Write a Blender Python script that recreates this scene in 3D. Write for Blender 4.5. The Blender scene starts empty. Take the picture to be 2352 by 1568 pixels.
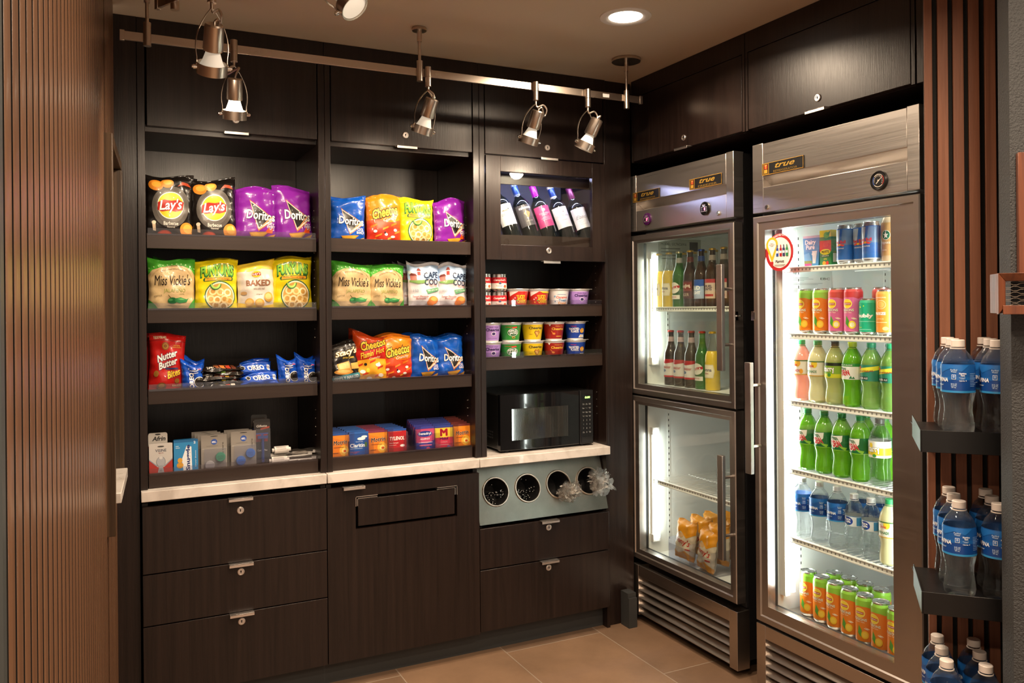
import bpy, bmesh, math, random, bisect
from mathutils import Vector, Matrix, Euler
PI = math.pi
C = bpy.context.scene.collection
SC = bpy.context.scene
# ------------------------------------------------------------------ camera, world, exposure
cam = bpy.data.cameras.new('camera'); cam_o = bpy.data.objects.new('camera', cam); C.objects.link(cam_o)
cam.sensor_width = 36; cam.lens = 36 * 1885.29 / 2352
cam.shift_x = 0.0; cam.shift_y = -79.44 / 2352
cam.clip_start = 0.02
cam_o.matrix_world = (Matrix.Translation((0, -3.0216, 1.4094)) @ Matrix.Rotation(-0.459, 4, 'Z')
                      @ Matrix.Rotation(PI / 2, 4, 'X') @ Matrix.Rotation(-0.0086, 4, 'Z'))
SC.camera = cam_o
W = bpy.data.worlds.new('world'); SC.world = W; W.use_nodes = True
W.node_tree.nodes['Background'].inputs[0].default_value = (1.0, 0.80, 0.62, 1)
W.node_tree.nodes['Background'].inputs[1].default_value = 0.85
vs = SC.view_settings
vs.view_transform = 'Standard'; vs.look = 'None'; vs.gamma = 1; vs.use_curve_mapping = False
vs.exposure = 0.0
cy = SC.cycles
cy.use_denoising = True; cy.max_bounces = 10; cy.transparent_max_bounces = 24
cy.transmission_bounces = 8; cy.glossy_bounces = 5; cy.diffuse_bounces = 4
cy.caustics_reflective = False; cy.caustics_refractive = False
cy.sample_clamp_indirect = 4

def lamp(name, kind, loc, power, color=(1, .82, .62), direction=(0, 0, -1), size=.05, angle=80, blend=.6):
    l = bpy.data.lights.new(name, kind); l.energy = power; l.color = color
    if kind == 'SPOT': l.spot_size = math.radians(angle); l.spot_blend = blend; l.shadow_soft_size = size
    elif kind == 'AREA': l.shape = 'DISK'; l.size = size; l.spread = math.radians(angle)
    else: l.shadow_soft_size = size
    o = bpy.data.objects.new(name, l); C.objects.link(o); o.location = loc
    o.rotation_euler = Vector(direction).to_track_quat('-Z', 'Y').to_euler()
    return o
WARM = (1, .78, .56)
# recessed ceiling downlights (x, y, power); first in view, rest unseen, added as fill
DOWN = [(1.607, -.67, 20), (.75, -1.55, 24), (1.2, -2.45, 30), (-.45, -3.3, 30), (.9, -3.9, 30), (2.2, -3.6, 24)]
for i, (x, y, p) in enumerate(DOWN):
    lamp('downlight_glow', 'AREA', (x, y, 2.372), p, WARM, (0, 0, -1), .13, 160)

# ------------------------------------------------------------------ materials
def s2l(c): return c / 12.92 if c <= .04045 else ((c + .055) / 1.055) ** 2.4
def hexc(h):
    h = h.lstrip('#'); return tuple(s2l(int(h[i:i + 2], 16) / 255) for i in (0, 2, 4))
MATS = {}
def new(name):
    m = bpy.data.materials.new(name); m.use_nodes = True; MATS[name] = m
    return m, m.node_tree.nodes, m.node_tree.links, m.node_tree.nodes['Principled BSDF']
def node(N, t, **kw):
    n = N.new(t)
    for k, v in kw.items():
        if k in n.bl_rna.properties: setattr(n, k, v)
        else: n.inputs[k].default_value = v
    return n
def plain(name, col, rough=.5, metal=0, coat=0, emit=None, es=0, bump=0, bscale=60, spec=.5, trans=0, ior=1.45, alpha=1):
    if name in MATS: return MATS[name]
    m, N, L, p = new(name)
    p.inputs['Base Color'].default_value = (*col, 1); p.inputs['Roughness'].default_value = rough
    p.inputs['Metallic'].default_value = metal; p.inputs['Coat Weight'].default_value = coat
    p.inputs['Specular IOR Level'].default_value = spec
    p.inputs['Transmission Weight'].default_value = trans; p.inputs['IOR'].default_value = ior
    p.inputs['Alpha'].default_value = alpha
    if emit: p.inputs['Emission Color'].default_value = (*emit, 1); p.inputs['Emission Strength'].default_value = es
    tc = N.new('ShaderNodeTexCoord'); nz = node(N, 'ShaderNodeTexNoise', Scale=bscale, Detail=3.0)
    L.new(tc.outputs['Object'], nz.inputs['Vector'])
    if bump:
        b = node(N, 'ShaderNodeBump', Strength=bump, Distance=.004)
        L.new(nz.outputs['Fac'], b.inputs['Height']); L.new(b.outputs[0], p.inputs['Normal'])
    else:
        mr = node(N, 'ShaderNodeMapRange'); mr.inputs['To Min'].default_value = rough * .9; mr.inputs['To Max'].default_value = min(1, rough * 1.12)
        L.new(nz.outputs['Fac'], mr.inputs['Value']); L.new(mr.outputs[0], p.inputs['Roughness'])
    return m
def ink(h, rough=.38): return plain('ink_' + h.lstrip('#'), hexc(h), rough, coat=.25)
def film(h):
    return plain('film_' + h.lstrip('#'), hexc(h), .24, coat=.35, bump=.45, bscale=34)
def wood(name, c1, c2, scale=(55, 55, 1.6), rough=.34, coat=.06, fine=.22, spec=.38):
    m, N, L, p = new(name)
    tc = N.new('ShaderNodeTexCoord'); mp = N.new('ShaderNodeMapping'); mp.inputs['Scale'].default_value = scale
    L.new(tc.outputs['Object'], mp.inputs[0])
    nz = node(N, 'ShaderNodeTexNoise', Scale=1.0, Detail=6.0, Roughness=.62, Distortion=.35); L.new(mp.outputs[0], nz.inputs['Vector'])
    mp2 = N.new('ShaderNodeMapping'); mp2.inputs['Scale'].default_value = tuple(s * 8 for s in scale); L.new(tc.outputs['Object'], mp2.inputs[0])
    nz2 = node(N, 'ShaderNodeTexNoise', Scale=1.0, Detail=3.0); L.new(mp2.outputs[0], nz2.inputs['Vector'])
    r = N.new('ShaderNodeValToRGB'); r.color_ramp.elements[0].position = .32; r.color_ramp.elements[1].position = .72
    r.color_ramp.elements[0].color = (*c1, 1); r.color_ramp.elements[1].color = (*c2, 1)
    L.new(nz.outputs['Fac'], r.inputs[0]); L.new(r.outputs[0], p.inputs['Base Color'])
    b = node(N, 'ShaderNodeBump', Strength=fine, Distance=.0015); L.new(nz2.outputs['Fac'], b.inputs['Height']); L.new(b.outputs[0], p.inputs['Normal'])
    mr = node(N, 'ShaderNodeMapRange'); mr.inputs['To Min'].default_value = rough * .8; mr.inputs['To Max'].default_value = rough * 1.25
    L.new(nz2.outputs['Fac'], mr.inputs['Value']); L.new(mr.outputs[0], p.inputs['Roughness'])
    p.inputs['Coat Weight'].default_value = coat; p.inputs['Coat Roughness'].default_value = .25; p.inputs['Specular IOR Level'].default_value = spec
    return m
DARK = wood('dark_stained_veneer', (.0085, .0044, .0036), (.0215, .0118, .0092))
SHELFW = wood('shelf_laminate', (.024, .0135, .010), (.033, .019, .0145), scale=(1.4, 50, 50), fine=.08, rough=.4)
FLUTE = wood('fluted_walnut', (.140, .066, .034), (.205, .102, .054), scale=(30, 30, .8), rough=.33, coat=.3, fine=.15)
SLAT = wood('slat_oak', (.16, .058, .030), (.27, .105, .055), scale=(60, 60, 2.0), rough=.55, coat=0)
TRIMW = wood('frame_walnut', (.022, .012, .006), (.105, .058, .028), scale=(70, 70, 1.2), rough=.45, coat=.05)
CEDAR = wood('red_cedar', (.060, .014, .006), (.170, .050, .018), scale=(40, 40, 3), rough=.4, coat=.2)
def steel(name, col=(.74, .70, .66), rough=.3, scale=(2, 2, 320), aniso=.5):
    m, N, L, p = new(name)
    tc = N.new('ShaderNodeTexCoord'); mp = N.new('ShaderNodeMapping'); mp.inputs['Scale'].default_value = scale
    L.new(tc.outputs['Object'], mp.inputs[0])
    nz = node(N, 'ShaderNodeTexNoise', Scale=1.0, Detail=4.0); L.new(mp.outputs[0], nz.inputs['Vector'])
    b = node(N, 'ShaderNodeBump', Strength=.05, Distance=.001); L.new(nz.outputs['Fac'], b.inputs['Height']); L.new(b.outputs[0], p.inputs['Normal'])
    mr = node(N, 'ShaderNodeMapRange'); mr.inputs['To Min'].default_value = rough * .75; mr.inputs['To Max'].default_value = rough * 1.3
    L.new(nz.outputs['Fac'], mr.inputs['Value']); L.new(mr.outputs[0], p.inputs['Roughness'])
    n3 = node(N, 'ShaderNodeTexNoise', Scale=9.0, Detail=8.0, Roughness=.7); L.new(tc.outputs['Object'], n3.inputs['Vector'])
    cr = N.new('ShaderNodeValToRGB'); cr.color_ramp.elements[0].position = .3; cr.color_ramp.elements[1].position = .7
    k = .80 if 'panel' in name else .97
    cr.color_ramp.elements[0].color = (*[c * k for c in col], 1); cr.color_ramp.elements[1].color = (*col, 1); L.new(n3.outputs['Fac'], cr.inputs[0]); L.new(cr.outputs[0], p.inputs['Base Color'])
    p.inputs['Metallic'].default_value = 1
    p.inputs['Anisotropic'].default_value = aniso
    return m
STEEL = steel('brushed_steel')
FSTEEL = steel('door_frame_steel', (.47, .43, .40), .36, (3, 3, 40), .3)
DSTEEL = steel('dark_brushed_steel', (.50, .45, .41), .3)
NICKEL = steel('brushed_nickel', (.62, .53, .45), .28, (3, 3, 3), .2)
CHROME = plain('polished_chrome', (.8, .78, .75), .12, 1)
ALU = plain('satin_aluminium', (.78, .72, .68), .35, 1)
BLACK = plain('black_plastic', (.012, .012, .013), .35)
GBLACK = plain('gloss_black', (.006, .006, .007), .06, coat=.5)
MBLACK = plain('matte_black_metal', (.004, .004, .0045), .35)
GASKET = plain('rubber_gasket', (.018, .018, .02), .6)
WLINER = plain('white_liner', (.80, .82, .80), .35)
WWIRE = plain('white_coated_wire', (.82, .83, .80), .3)
WHITE = plain('white_plastic', (.78, .76, .74), .35)
def pane(name, tint=(1, 1, 1), haze=0.0, refl=1.0, hz_col=(.8, .85, .8), rough=.02):
    m, N, L, p = new(name); out = N['Material Output']
    tr = node(N, 'ShaderNodeBsdfTransparent', Color=(*tint, 1)); gl = node(N, 'ShaderNodeBsdfGlossy', Roughness=rough)
    lw = node(N, 'ShaderNodeLayerWeight', Blend=.5)      # symmetric Schlick reflectance, same for both faces
    pw = node(N, 'ShaderNodeMath', operation='POWER'); pw.inputs[1].default_value = 5; L.new(lw.outputs['Facing'], pw.inputs[0])
    mu = node(N, 'ShaderNodeMath', operation='MULTIPLY_ADD'); mu.inputs[1].default_value = .9 * min(1, refl); mu.inputs[2].default_value = .035 * refl
    L.new(pw.outputs[0], mu.inputs[0])
    mix = N.new('ShaderNodeMixShader'); L.new(mu.outputs[0], mix.inputs[0]); L.new(tr.outputs[0], mix.inputs[1]); L.new(gl.outputs[0], mix.inputs[2])
    last = mix
    if haze:   # condensation: cloudy patches of diffuse white
        tc = N.new('ShaderNodeTexCoord'); nz = node(N, 'ShaderNodeTexNoise', Scale=3.5, Detail=3.0); L.new(tc.outputs['Object'], nz.inputs['Vector'])
        rp = N.new('ShaderNodeMapRange'); rp.inputs['From Min'].default_value = .38; rp.inputs['From Max'].default_value = .62
        rp.inputs['To Max'].default_value = haze; L.new(nz.outputs['Fac'], rp.inputs['Value'])
        df = node(N, 'ShaderNodeBsdfTranslucent', Color=(*hz_col, 1)); m2 = N.new('ShaderNodeMixShader')
        L.new(rp.outputs[0], m2.inputs[0]); L.new(mix.outputs[0], m2.inputs[1]); L.new(df.outputs[0], m2.inputs[2]); last = m2
    L.new(last.outputs[0], out.inputs[0])
    return m
GLASS = pane('clear_pane', (.97, .99, .98))
FOGGED = pane('fogged_pane', (.95, .98, .95), haze=.15)
ACRYL = pane('clear_acrylic', (.90, .90, .93), refl=1.6, haze=.10, hz_col=(.75, .75, .85))
CELLO = pane('crinkled_cellophane', (.95, .94, .93), refl=3.2, haze=.5, hz_col=(.95, .92, .88), rough=.08)
PETM = None
def pet(name, col, rough=.02, ior=1.33):
    if name in MATS: return MATS[name]
    m, N, L, p = new(name)
    tr = node(N, 'ShaderNodeBsdfTransparent', Color=(*[c * .98 for c in col], 1)); mx = N.new('ShaderNodeMixShader'); mx.inputs[0].default_value = .34   # thin wall lets most light straight through
    L.new(tr.outputs[0], mx.inputs[1]); L.new(p.outputs[0], mx.inputs[2])
    tl = node(N, 'ShaderNodeBsdfTranslucent', Color=(.9, .92, .94, 1)); m3 = N.new('ShaderNodeMixShader'); m3.inputs[0].default_value = .07  # white haze mixed in to imitate caustics inside the bottle
    L.new(mx.outputs[0], m3.inputs[1]); L.new(tl.outputs[0], m3.inputs[2]); L.new(m3.outputs[0], N['Material Output'].inputs[0])
    p.inputs['Base Color'].default_value = (*col, 1); p.inputs['Transmission Weight'].default_value = 1; p.inputs['Coat Weight'].default_value = .6
    p.inputs['Roughness'].default_value = rough; p.inputs['IOR'].default_value = ior
    tc = N.new('ShaderNodeTexCoord'); nz = node(N, 'ShaderNodeTexNoise', Scale=55.0, Detail=1.5); L.new(tc.outputs['Object'], nz.inputs['Vector'])
    b = node(N, 'ShaderNodeBump', Strength=.45, Distance=.003); L.new(nz.outputs['Fac'], b.inputs['Height']); L.new(b.outputs[0], p.inputs['Normal']); L.new(b.outputs[0], p.inputs['Coat Normal'])
    return m
def liquid(name, col, tr=.45):
    if name in MATS: return MATS[name]
    m = plain(name, col, .12, trans=tr, ior=1.34, coat=.6, bump=.08, bscale=50)
    return m
def emis(name, col, st):
    if name in MATS: return MATS[name]
    m, N, L, p = new(name)
    p.inputs['Base Color'].default_value = (.8, .8, .8, 1); p.inputs['Emission Color'].default_value = (*col, 1)
    p.inputs['Emission Strength'].default_value = st
    return m

# ------------------------------------------------------------------ mesh building
class B:
    def __init__(s, m=None): s.v = []; s.f = []; s.mi = []; s.mats = []; s.cur = m; s.M = Matrix.Identity(4); s.sm = []
    def _m(s, m):
        m = m or s.cur
        if m not in s.mats: s.mats.append(m)
        return s.mats.index(m)
    def add(s, vs, fs, m=None, smooth=True):
        k = len(s.v); s.v += [s.M @ Vector(p) for p in vs]
        mi = s._m(m)
        for f in fs: s.f.append([i + k for i in f]); s.mi.append(mi); s.sm.append(smooth)
    def box(s, x0, x1, y0, y1, z0, z1, m=None):
        if x0 > x1: x0, x1 = x1, x0
        if y0 > y1: y0, y1 = y1, y0
        if z0 > z1: z0, z1 = z1, z0
        s.add([(x, y, z) for z in (z0, z1) for y in (y0, y1) for x in (x0, x1)],
              [(0, 2, 3, 1), (4, 5, 7, 6), (0, 1, 5, 4), (2, 6, 7, 3), (0, 4, 6, 2), (1, 3, 7, 5)], m, False); return s
    def hexa(s, p8, m=None):   # bottom 4 ccw, top 4 ccw
        s.add(p8, [(0, 3, 2, 1), (4, 5, 6, 7), (0, 1, 5, 4), (1, 2, 6, 5), (2, 3, 7, 6), (3, 0, 4, 7)], m, False); return s
    def lathe(s, prof, n=24, m=None, M=None, cap=True, sx=1, sy=1):
        M = M or Matrix.Identity(4); vs = []; fs = []
        for r, z in prof:
            for i in range(n):
                a = 2 * PI * i / n; vs.append(M @ Vector((r * math.sin(a) * sx, -r * math.cos(a) * sy, z)))
        for j in range(len(prof) - 1):
            for i in range(n):
                i2 = (i + 1) % n; fs.append((j * n + i, j * n + i2, (j + 1) * n + i2, (j + 1) * n + i))
        if cap:
            if prof[0][0] > 1e-5: fs.append(tuple(range(n - 1, -1, -1)))
            if prof[-1][0] > 1e-5: fs.append(tuple((len(prof) - 1) * n + i for i in range(n)))
        s.add(vs, fs, m); return s
    def cyl(s, p, q, r, n=16, m=None, r2=None):
        p = Vector(p); q = Vector(q); d = q - p
        M = Matrix.Translation(p) @ d.to_track_quat('Z', 'Y').to_matrix().to_4x4()
        return s.lathe([(r, 0), (r if r2 is None else r2, d.length)], n, m, M)
    def tube(s, pts, r, n=8, m=None, closed=False):
        pts = [Vector(p) for p in pts]; vs = []; fs = []; N = len(pts); up = Vector((.3, .2, 1)).normalized()
        for i, p in enumerate(pts):
            t = (pts[min(i + 1, N - 1)] - pts[max(i - 1, 0)]).normalized()
            a = t.cross(up); a = a.normalized() if a.length > 1e-4 else t.orthogonal().normalized(); b = a.cross(t); up = b
            for k in range(n):
                th = 2 * PI * k / n; vs.append(p + a * (r * math.cos(th)) + b * (r * math.sin(th)))
        for i in range(N - 1):
            for k in range(n):
                k2 = (k + 1) % n; fs.append((i * n + k, i * n + k2, (i + 1) * n + k2, (i + 1) * n + k))
        fs += [tuple(range(n - 1, -1, -1)), tuple((N - 1) * n + k for k in range(n))]
        s.add(vs, fs, m); return s
    def strip(s, pts, wv, th, m=None):   # flat bar along pts, width vector wv, thickness th
        wv = Vector(wv); pts = [Vector(p) for p in pts]; vs = []; fs = []; N = len(pts)
        for i, p in enumerate(pts):
            t = (pts[min(i + 1, N - 1)] - pts[max(i - 1, 0)]).normalized(); nn = t.cross(wv).normalized() * th / 2
            vs += [p - wv / 2 - nn, p + wv / 2 - nn, p + wv / 2 + nn, p - wv / 2 + nn]
        for i in range(N - 1):
            for k in range(4):
                k2 = (k + 1) % 4; fs.append((i * 4 + k, i * 4 + k2, i * 4 + 4 + k2, i * 4 + 4 + k))
        fs += [(3, 2, 1, 0), tuple((N - 1) * 4 + k for k in range(4))]
        s.add(vs, fs, m); return s
    def art(s, baked, mp):
        idx = {}; vs = []; by = {}
        for fv, h in baked:
            f = []
            for q in fv:
                kq = (round(q[0], 5), round(q[1], 5), round(q[2], 2))
                if kq not in idx: idx[kq] = len(vs); vs.append(mp(*q))
                f.append(idx[kq])
            if len(set(f)) > 2: by.setdefault(h, []).append(list(dict.fromkeys(f)))
        k = len(s.v); s.v += [s.M @ Vector(p) for p in vs]
        for h, fs in by.items():
            mi = s._m(ink(h))
            for f in fs: s.f.append([i + k for i in f]); s.mi.append(mi); s.sm.append(True)
        return s
    def build(s, name, parent=None, bevel=0, smooth=35, seg=2):
        me = bpy.data.meshes.new(name); me.from_pydata([tuple(p) for p in s.v], [], s.f)
        for m in s.mats: me.materials.append(m)
        me.polygons.foreach_set('material_index', s.mi); me.polygons.foreach_set('use_smooth', s.sm)
        me.update(); me.set_sharp_from_angle(angle=math.radians(smooth))
        o = bpy.data.objects.new(name, me); C.objects.link(o)
        if parent: o.parent = parent
        if bevel:
            b = o.modifiers.new('bevel', 'BEVEL'); b.width = bevel; b.segments = seg; b.limit_method = 'ANGLE'; b.angle_limit = math.radians(50)
        return o

def tag(o, label, cat, group=None, kind=None):
    if label: o['label'] = label
    if cat: o['category'] = cat
    if group: o['group'] = group
    if kind: o['kind'] = kind
    return o
def thing(name, label, cat, loc=(0, 0, 0), rot=(0, 0, 0), group=None, kind=None):
    o = bpy.data.objects.new(name, None); C.objects.link(o); o.location = loc; o.rotation_euler = rot
    o.empty_display_size = .05
    return tag(o, label, cat, group, kind)
def dup(root, loc=None, rot=None, label=None, group=None):
    def rec(o, par):
        c = o.copy(); C.objects.link(c); c.parent = par
        for ch in list(o.children): rec(ch, c)
        return c
    r = rec(root, None)
    if loc is not None: r.location = loc
    if rot is not None: r.rotation_euler = rot
    if label: r['label'] = label
    if group: r['group'] = group
    return r
def struct(b, name, bevel=0):
    o = b.build(name, None, bevel); o['kind'] = 'structure'; return o

# ------------------------------------------------------------------ printed art: flat shapes in unit space, cut to follow a surface
_TX = {}
def text_tris(t, bold=0.0, shear=0.0):
    k = (t, bold, shear)
    if k in _TX: return _TX[k]
    if bold and ('M' in t or '4' in t):      # thicken by shifted copies
        vs0, fs0 = text_tris(t, 0.0, shear); vs = []; fs = []
        for i in range(8 if bold > .025 else 4):
            a = 2 * PI * i / (8 if bold > .025 else 4); n = len(vs); vs += [(x + bold * math.cos(a), y + bold * math.sin(a)) for x, y in vs0]; fs += [tuple(q + n for q in f) for f in fs0]
        _TX[k] = (vs, fs); return _TX[k]
    cu = bpy.data.curves.new('t', 'FONT'); cu.body = t; cu.size = 1; cu.offset = bold; cu.shear = shear; cu.resolution_u = 2
    cu.space_line = .82; cu.align_x = 'CENTER'
    o = bpy.data.objects.new('t', cu); me = bpy.data.meshes.new_from_object(o)
    vs = [(v.co.x, v.co.y) for v in me.vertices]; fs = [tuple(p.vertices) for p in me.polygons if p.normal.z > 0 or True]
    bpy.data.objects.remove(o); bpy.data.curves.remove(cu); bpy.data.meshes.remove(me)
    _TX[k] = (vs, fs); return _TX[k]
def T(s, cx, cy, w, h, col, out=None, ow=.05, bold=.012, sh=0, rot=0, warp=0): return ('T', s, cx, cy, w, h, col, out, ow, bold, sh, rot, warp)
def E_(cx, cy, rx, ry, col, n=22): return ('P', [(cx + rx * math.cos(2 * PI * i / n), cy + ry * math.sin(2 * PI * i / n)) for i in range(n)], col)
def Q(x0, y0, x1, y1, col): return ('P', [(x0, y0), (x1, y0), (x1, y1), (x0, y1)], col)
def P(pts, col): return ('P', pts, col)
def RG(cx, cy, rx, ry, w, col, n=22, a0=0, a1=1): return ('R', cx, cy, rx, ry, w, col, n, a0, a1)
def bake(items, cu=(), cv=(), clip=True):
    polys = []
    for li, it in enumerate(items):
        if it[0] == 'P': polys.append((it[1], it[2], li))
        elif it[0] == 'R':
            _, cx, cy, rx, ry, w, col, n, a0, a1 = it
            for i in range(n):
                a = 2 * PI * (a0 + (a1 - a0) * i / n); b = 2 * PI * (a0 + (a1 - a0) * (i + 1) / n)
                polys.append(([(cx + rx * math.cos(a), cy + ry * math.sin(a)), (cx + rx * math.cos(b), cy + ry * math.sin(b)),
                               (cx + rx * (1 - w) * math.cos(b), cy + ry * (1 - w) * math.sin(b)), (cx + rx * (1 - w) * math.cos(a), cy + ry * (1 - w) * math.sin(a))], col, li))
        else:
            _, s, cx, cy, w, h, col, out, ow, bold, sh, rot, warp = it
            bv, _f = text_tris(s, bold, sh)
            if not bv: continue
            x0 = min(p[0] for p in bv); x1 = max(p[0] for p in bv); y0 = min(p[1] for p in bv); y1 = max(p[1] for p in bv)
            for bd, c, dl in (((ow, out, 0),) if out else ()) + ((bold, col, .5),):
                vs, fs = text_tris(s, bd, sh)
                q = []
                for x, y in vs:
                    a = ((x - x0) / (x1 - x0) - .5) * w; b = ((y - y0) / (y1 - y0) - .5) * h
                    if rot == 90: a, b = -b, a
                    elif rot: a, b = a * math.cos(math.radians(rot)) - b * math.sin(math.radians(rot)), a * math.sin(math.radians(rot)) + b * math.cos(math.radians(rot))
                    b += warp * (1 - (2 * a / w) ** 2)
                    q.append((cx + a, cy + b))
                for f in fs: polys.append(([q[i] for i in f], c, li + dl))
    bm = bmesh.new(); cols = []
    for pts, c, li in polys:
        if c not in cols: cols.append(c)
        vs = [bm.verts.new((p[0], p[1], li * .01)) for p in pts]
        try: f = bm.faces.new(vs); f.material_index = cols.index(c)
        except ValueError: pass
    def cut(co, no, clear=False):
        bmesh.ops.bisect_plane(bm, geom=list(bm.verts) + list(bm.edges) + list(bm.faces), dist=1e-5, plane_co=co, plane_no=no, clear_outer=clear)
    if clip:
        for co, no in (((1, 0, 0), (1, 0, 0)), ((-1, 0, 0), (-1, 0, 0)), ((0, 1, 0), (0, 1, 0)), ((0, -1, 0), (0, -1, 0))): cut(co, no, True)
    for c in cu: cut((c, 0, 0), (1, 0, 0))
    for c in cv: cut((0, c, 0), (0, 1, 0))
    bmesh.ops.recalc_face_normals
    res = []
    for f in bm.faces:
        vv = [(v.co.x, v.co.y, v.co.z * 100) for v in f.verts]
        if f.normal.z < 0: vv.reverse()
        res.append((vv, cols[f.material_index]))
    bm.free(); return res

# ------------------------------------------------------------------ the room
CEIL = 2.403
def build_room():
    m, N, L, p = new('porcelain_floor_tile')          # large tan tiles with fine grout
    tc = N.new('ShaderNodeTexCoord'); mp = N.new('ShaderNodeMapping'); mp.inputs['Location'].default_value = (.445, .348, 0)
    mp.inputs['Rotation'].default_value = (0, 0, PI / 2)
    L.new(tc.outputs['Object'], mp.inputs[0])
    br = N.new('ShaderNodeTexBrick'); br.offset = .5; br.inputs['Scale'].default_value = 1
    br.inputs['Brick Width'].default_value = .9; br.inputs['Row Height'].default_value = .45; br.inputs['Mortar Size'].default_value = .0022
    br.inputs['Color1'].default_value = (.235, .140, .083, 1); br.inputs['Color2'].default_value = (.160, .098, .062, 1); br.inputs['Mortar'].default_value = (.32, .25, .19, 1)
    L.new(mp.outputs[0], br.inputs['Vector'])
    nz = node(N, 'ShaderNodeTexNoise', Scale=3.2, Detail=8.0, Roughness=.7); L.new(tc.outputs['Object'], nz.inputs['Vector'])
    mx = N.new('ShaderNodeMix'); mx.data_type = 'RGBA'; mx.blend_type = 'OVERLAY'; mx.inputs[0].default_value = .55
    L.new(br.outputs['Color'], mx.inputs[6]); L.new(nz.outputs['Fac'], mx.inputs[7]); L.new(mx.outputs[2], p.inputs['Base Color'])
    p.inputs['Roughness'].default_value = .42
    b = B(m); b.box(-2.6, 3.2, -6.5, 1.0, -.05, 0); struct(b, 'floor')
    cm = plain('taupe_ceiling_paint', (.68, .56, .43), .8, bump=.05, bscale=150)
    b = B(cm); b.box(-2.6, 3.2, -6.5, 1.0, CEIL, CEIL + .05); struct(b, 'ceiling')
    dk = plain('dark_wall', (.03, .028, .028), .7)
    b = B(dk); b.box(-.3, 3.2, .62, .70, 0, CEIL); struct(b, 'wall_back')
    b = B(dk); b.box(2.95, 3.05, -6.5, .62, 0, CEIL); struct(b, 'wall_right')
    GROOVE = plain('groove_black', (.012, .011, .010), .8)
    # ribbed walnut wall on the left; local x runs along the wall away from the camera, local y is its outward normal
    d = Vector((.061, 1)).normalized(); ang = math.atan2(d.y, d.x)
    L0 = 1.985;  base = Vector((.0195, -.055)) - d * L0; wx = Vector((0, 0, 0))
    b = B(FLUTE); pitch = .052; prof = [(.0, .0), (.012, .0), (.0121, .0070), (.0135, .0075), (.0505, .0075), (.0519, .0070), (pitch, .0)]
    n = int(L0 / pitch)
    for seg_x0, seg_x1, z0, z1 in ((0, 1.508, 0, CEIL), (1.508, L0, 1.89, CEIL), (1.508, L0, 0, .80)):
        i0 = round(seg_x0 / pitch); i1 = int(seg_x1 / pitch) + (1 if seg_x1 < L0 else 0)
        pts = []
        for i in range(i0, i1):
            for x, y in prof[:-1]: pts.append((i * pitch + x, -y))
        pts.append((i1 * pitch, 0)); k = len(pts)
        if seg_x1 == L0: pts[-1] = (L0, 0)
        fl = [(i, i + 1, k + i + 1, k + i) for i in range(k - 1)]; vv = [(x, y, z0) for x, y in pts] + [(x, y, z1) for x, y in pts]
        b.add(vv, [f for f in fl if min(abs(pts[f[0]][1]), abs(pts[f[1]][1])) > .001], None, False); b.add(vv, [f for f in fl if min(abs(pts[f[0]][1]), abs(pts[f[1]][1])) <= .001], GROOVE, False)
        b.box(pts[0][0], pts[-1][0], .001, .10, z0, z1, GROOVE)
    b.box(-.02, -.0005, -.0076, .30, 0, CEIL, plain('grey_metal_edge', (.10, .11, .11), .4, .6))
    o = struct(b, 'wall_left'); o.location = (base.x, base.y, 0); o.rotation_euler = (0, 0, ang)
    # service opening: walnut surround and stone counter standing in it
    t = thing('serving_hatch', 'walnut framed serving hatch in the ribbed wooden wall on the left', 'serving hatch', (base.x, base.y, 0), (0, 0, ang))
    b = B(TRIMW); b.box(1.497, 1.525, -.029, .10, .795, 1.892); b.build('jamb', t, .002)
    b = B(TRIMW); b.box(1.940, 1.980, -.031, .10, .86, 1.86); b.build('jamb', t, .002)
    b = B(TRIMW); b.box(1.525, 1.980, -.029, .10, 1.862, 1.892); b.build('header', t, .002)
    b = B(FLUTE); b.box(1.525, 1.975, -.012, .10, .80, .872); b.build('apron', t, .002)
    b = B(TRIMW); b.box(1.525, 1.940, .12, .13, .90, 1.862); b.build('shutter', t)
    stone = plain('white_quartz', (.78, .72, .67), .28, coat=.2)
    N = stone.node_tree.nodes; L = stone.node_tree.links; p = N['Principled BSDF']
    tc = N.new('ShaderNodeTexCoord'); nz = node(N, 'ShaderNodeTexNoise', Scale=5.0, Detail=9.0, Distortion=1.8); L.new(tc.outputs['Object'], nz.inputs['Vector'])
    r = N.new('ShaderNodeValToRGB'); r.color_ramp.elements[0].position = .44; r.color_ramp.elements[0].color = (.80, .74, .69, 1)
    r.color_ramp.elements[1].position = .62; r.color_ramp.elements[1].color = (.60, .54, .49, 1)
    L.new(nz.outputs['Fac'], r.inputs[0]); L.new(r.outputs[0], p.inputs['Base Color'])
    b = B(stone); b.box(1.545, 1.938, -.041, .09, .874, .903); o = b.build('hatch_counter', None, .002); o.location = (base.x, base.y, 0); o.rotation_euler = (0, 0, ang)
    tag(o, 'white stone ledge lying inside the serving hatch on the left', 'counter')
    # dark end panel beside the first bay
    b = B(DARK); b.box(-.02, .097, .03, .60, 0, CEIL); o = b.build('end_panel', None, .001)
    tag(o, 'tall dark veneer end panel between ribbed wall and first shelf bay', 'panel')
    return stone
STONE = build_room()

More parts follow.
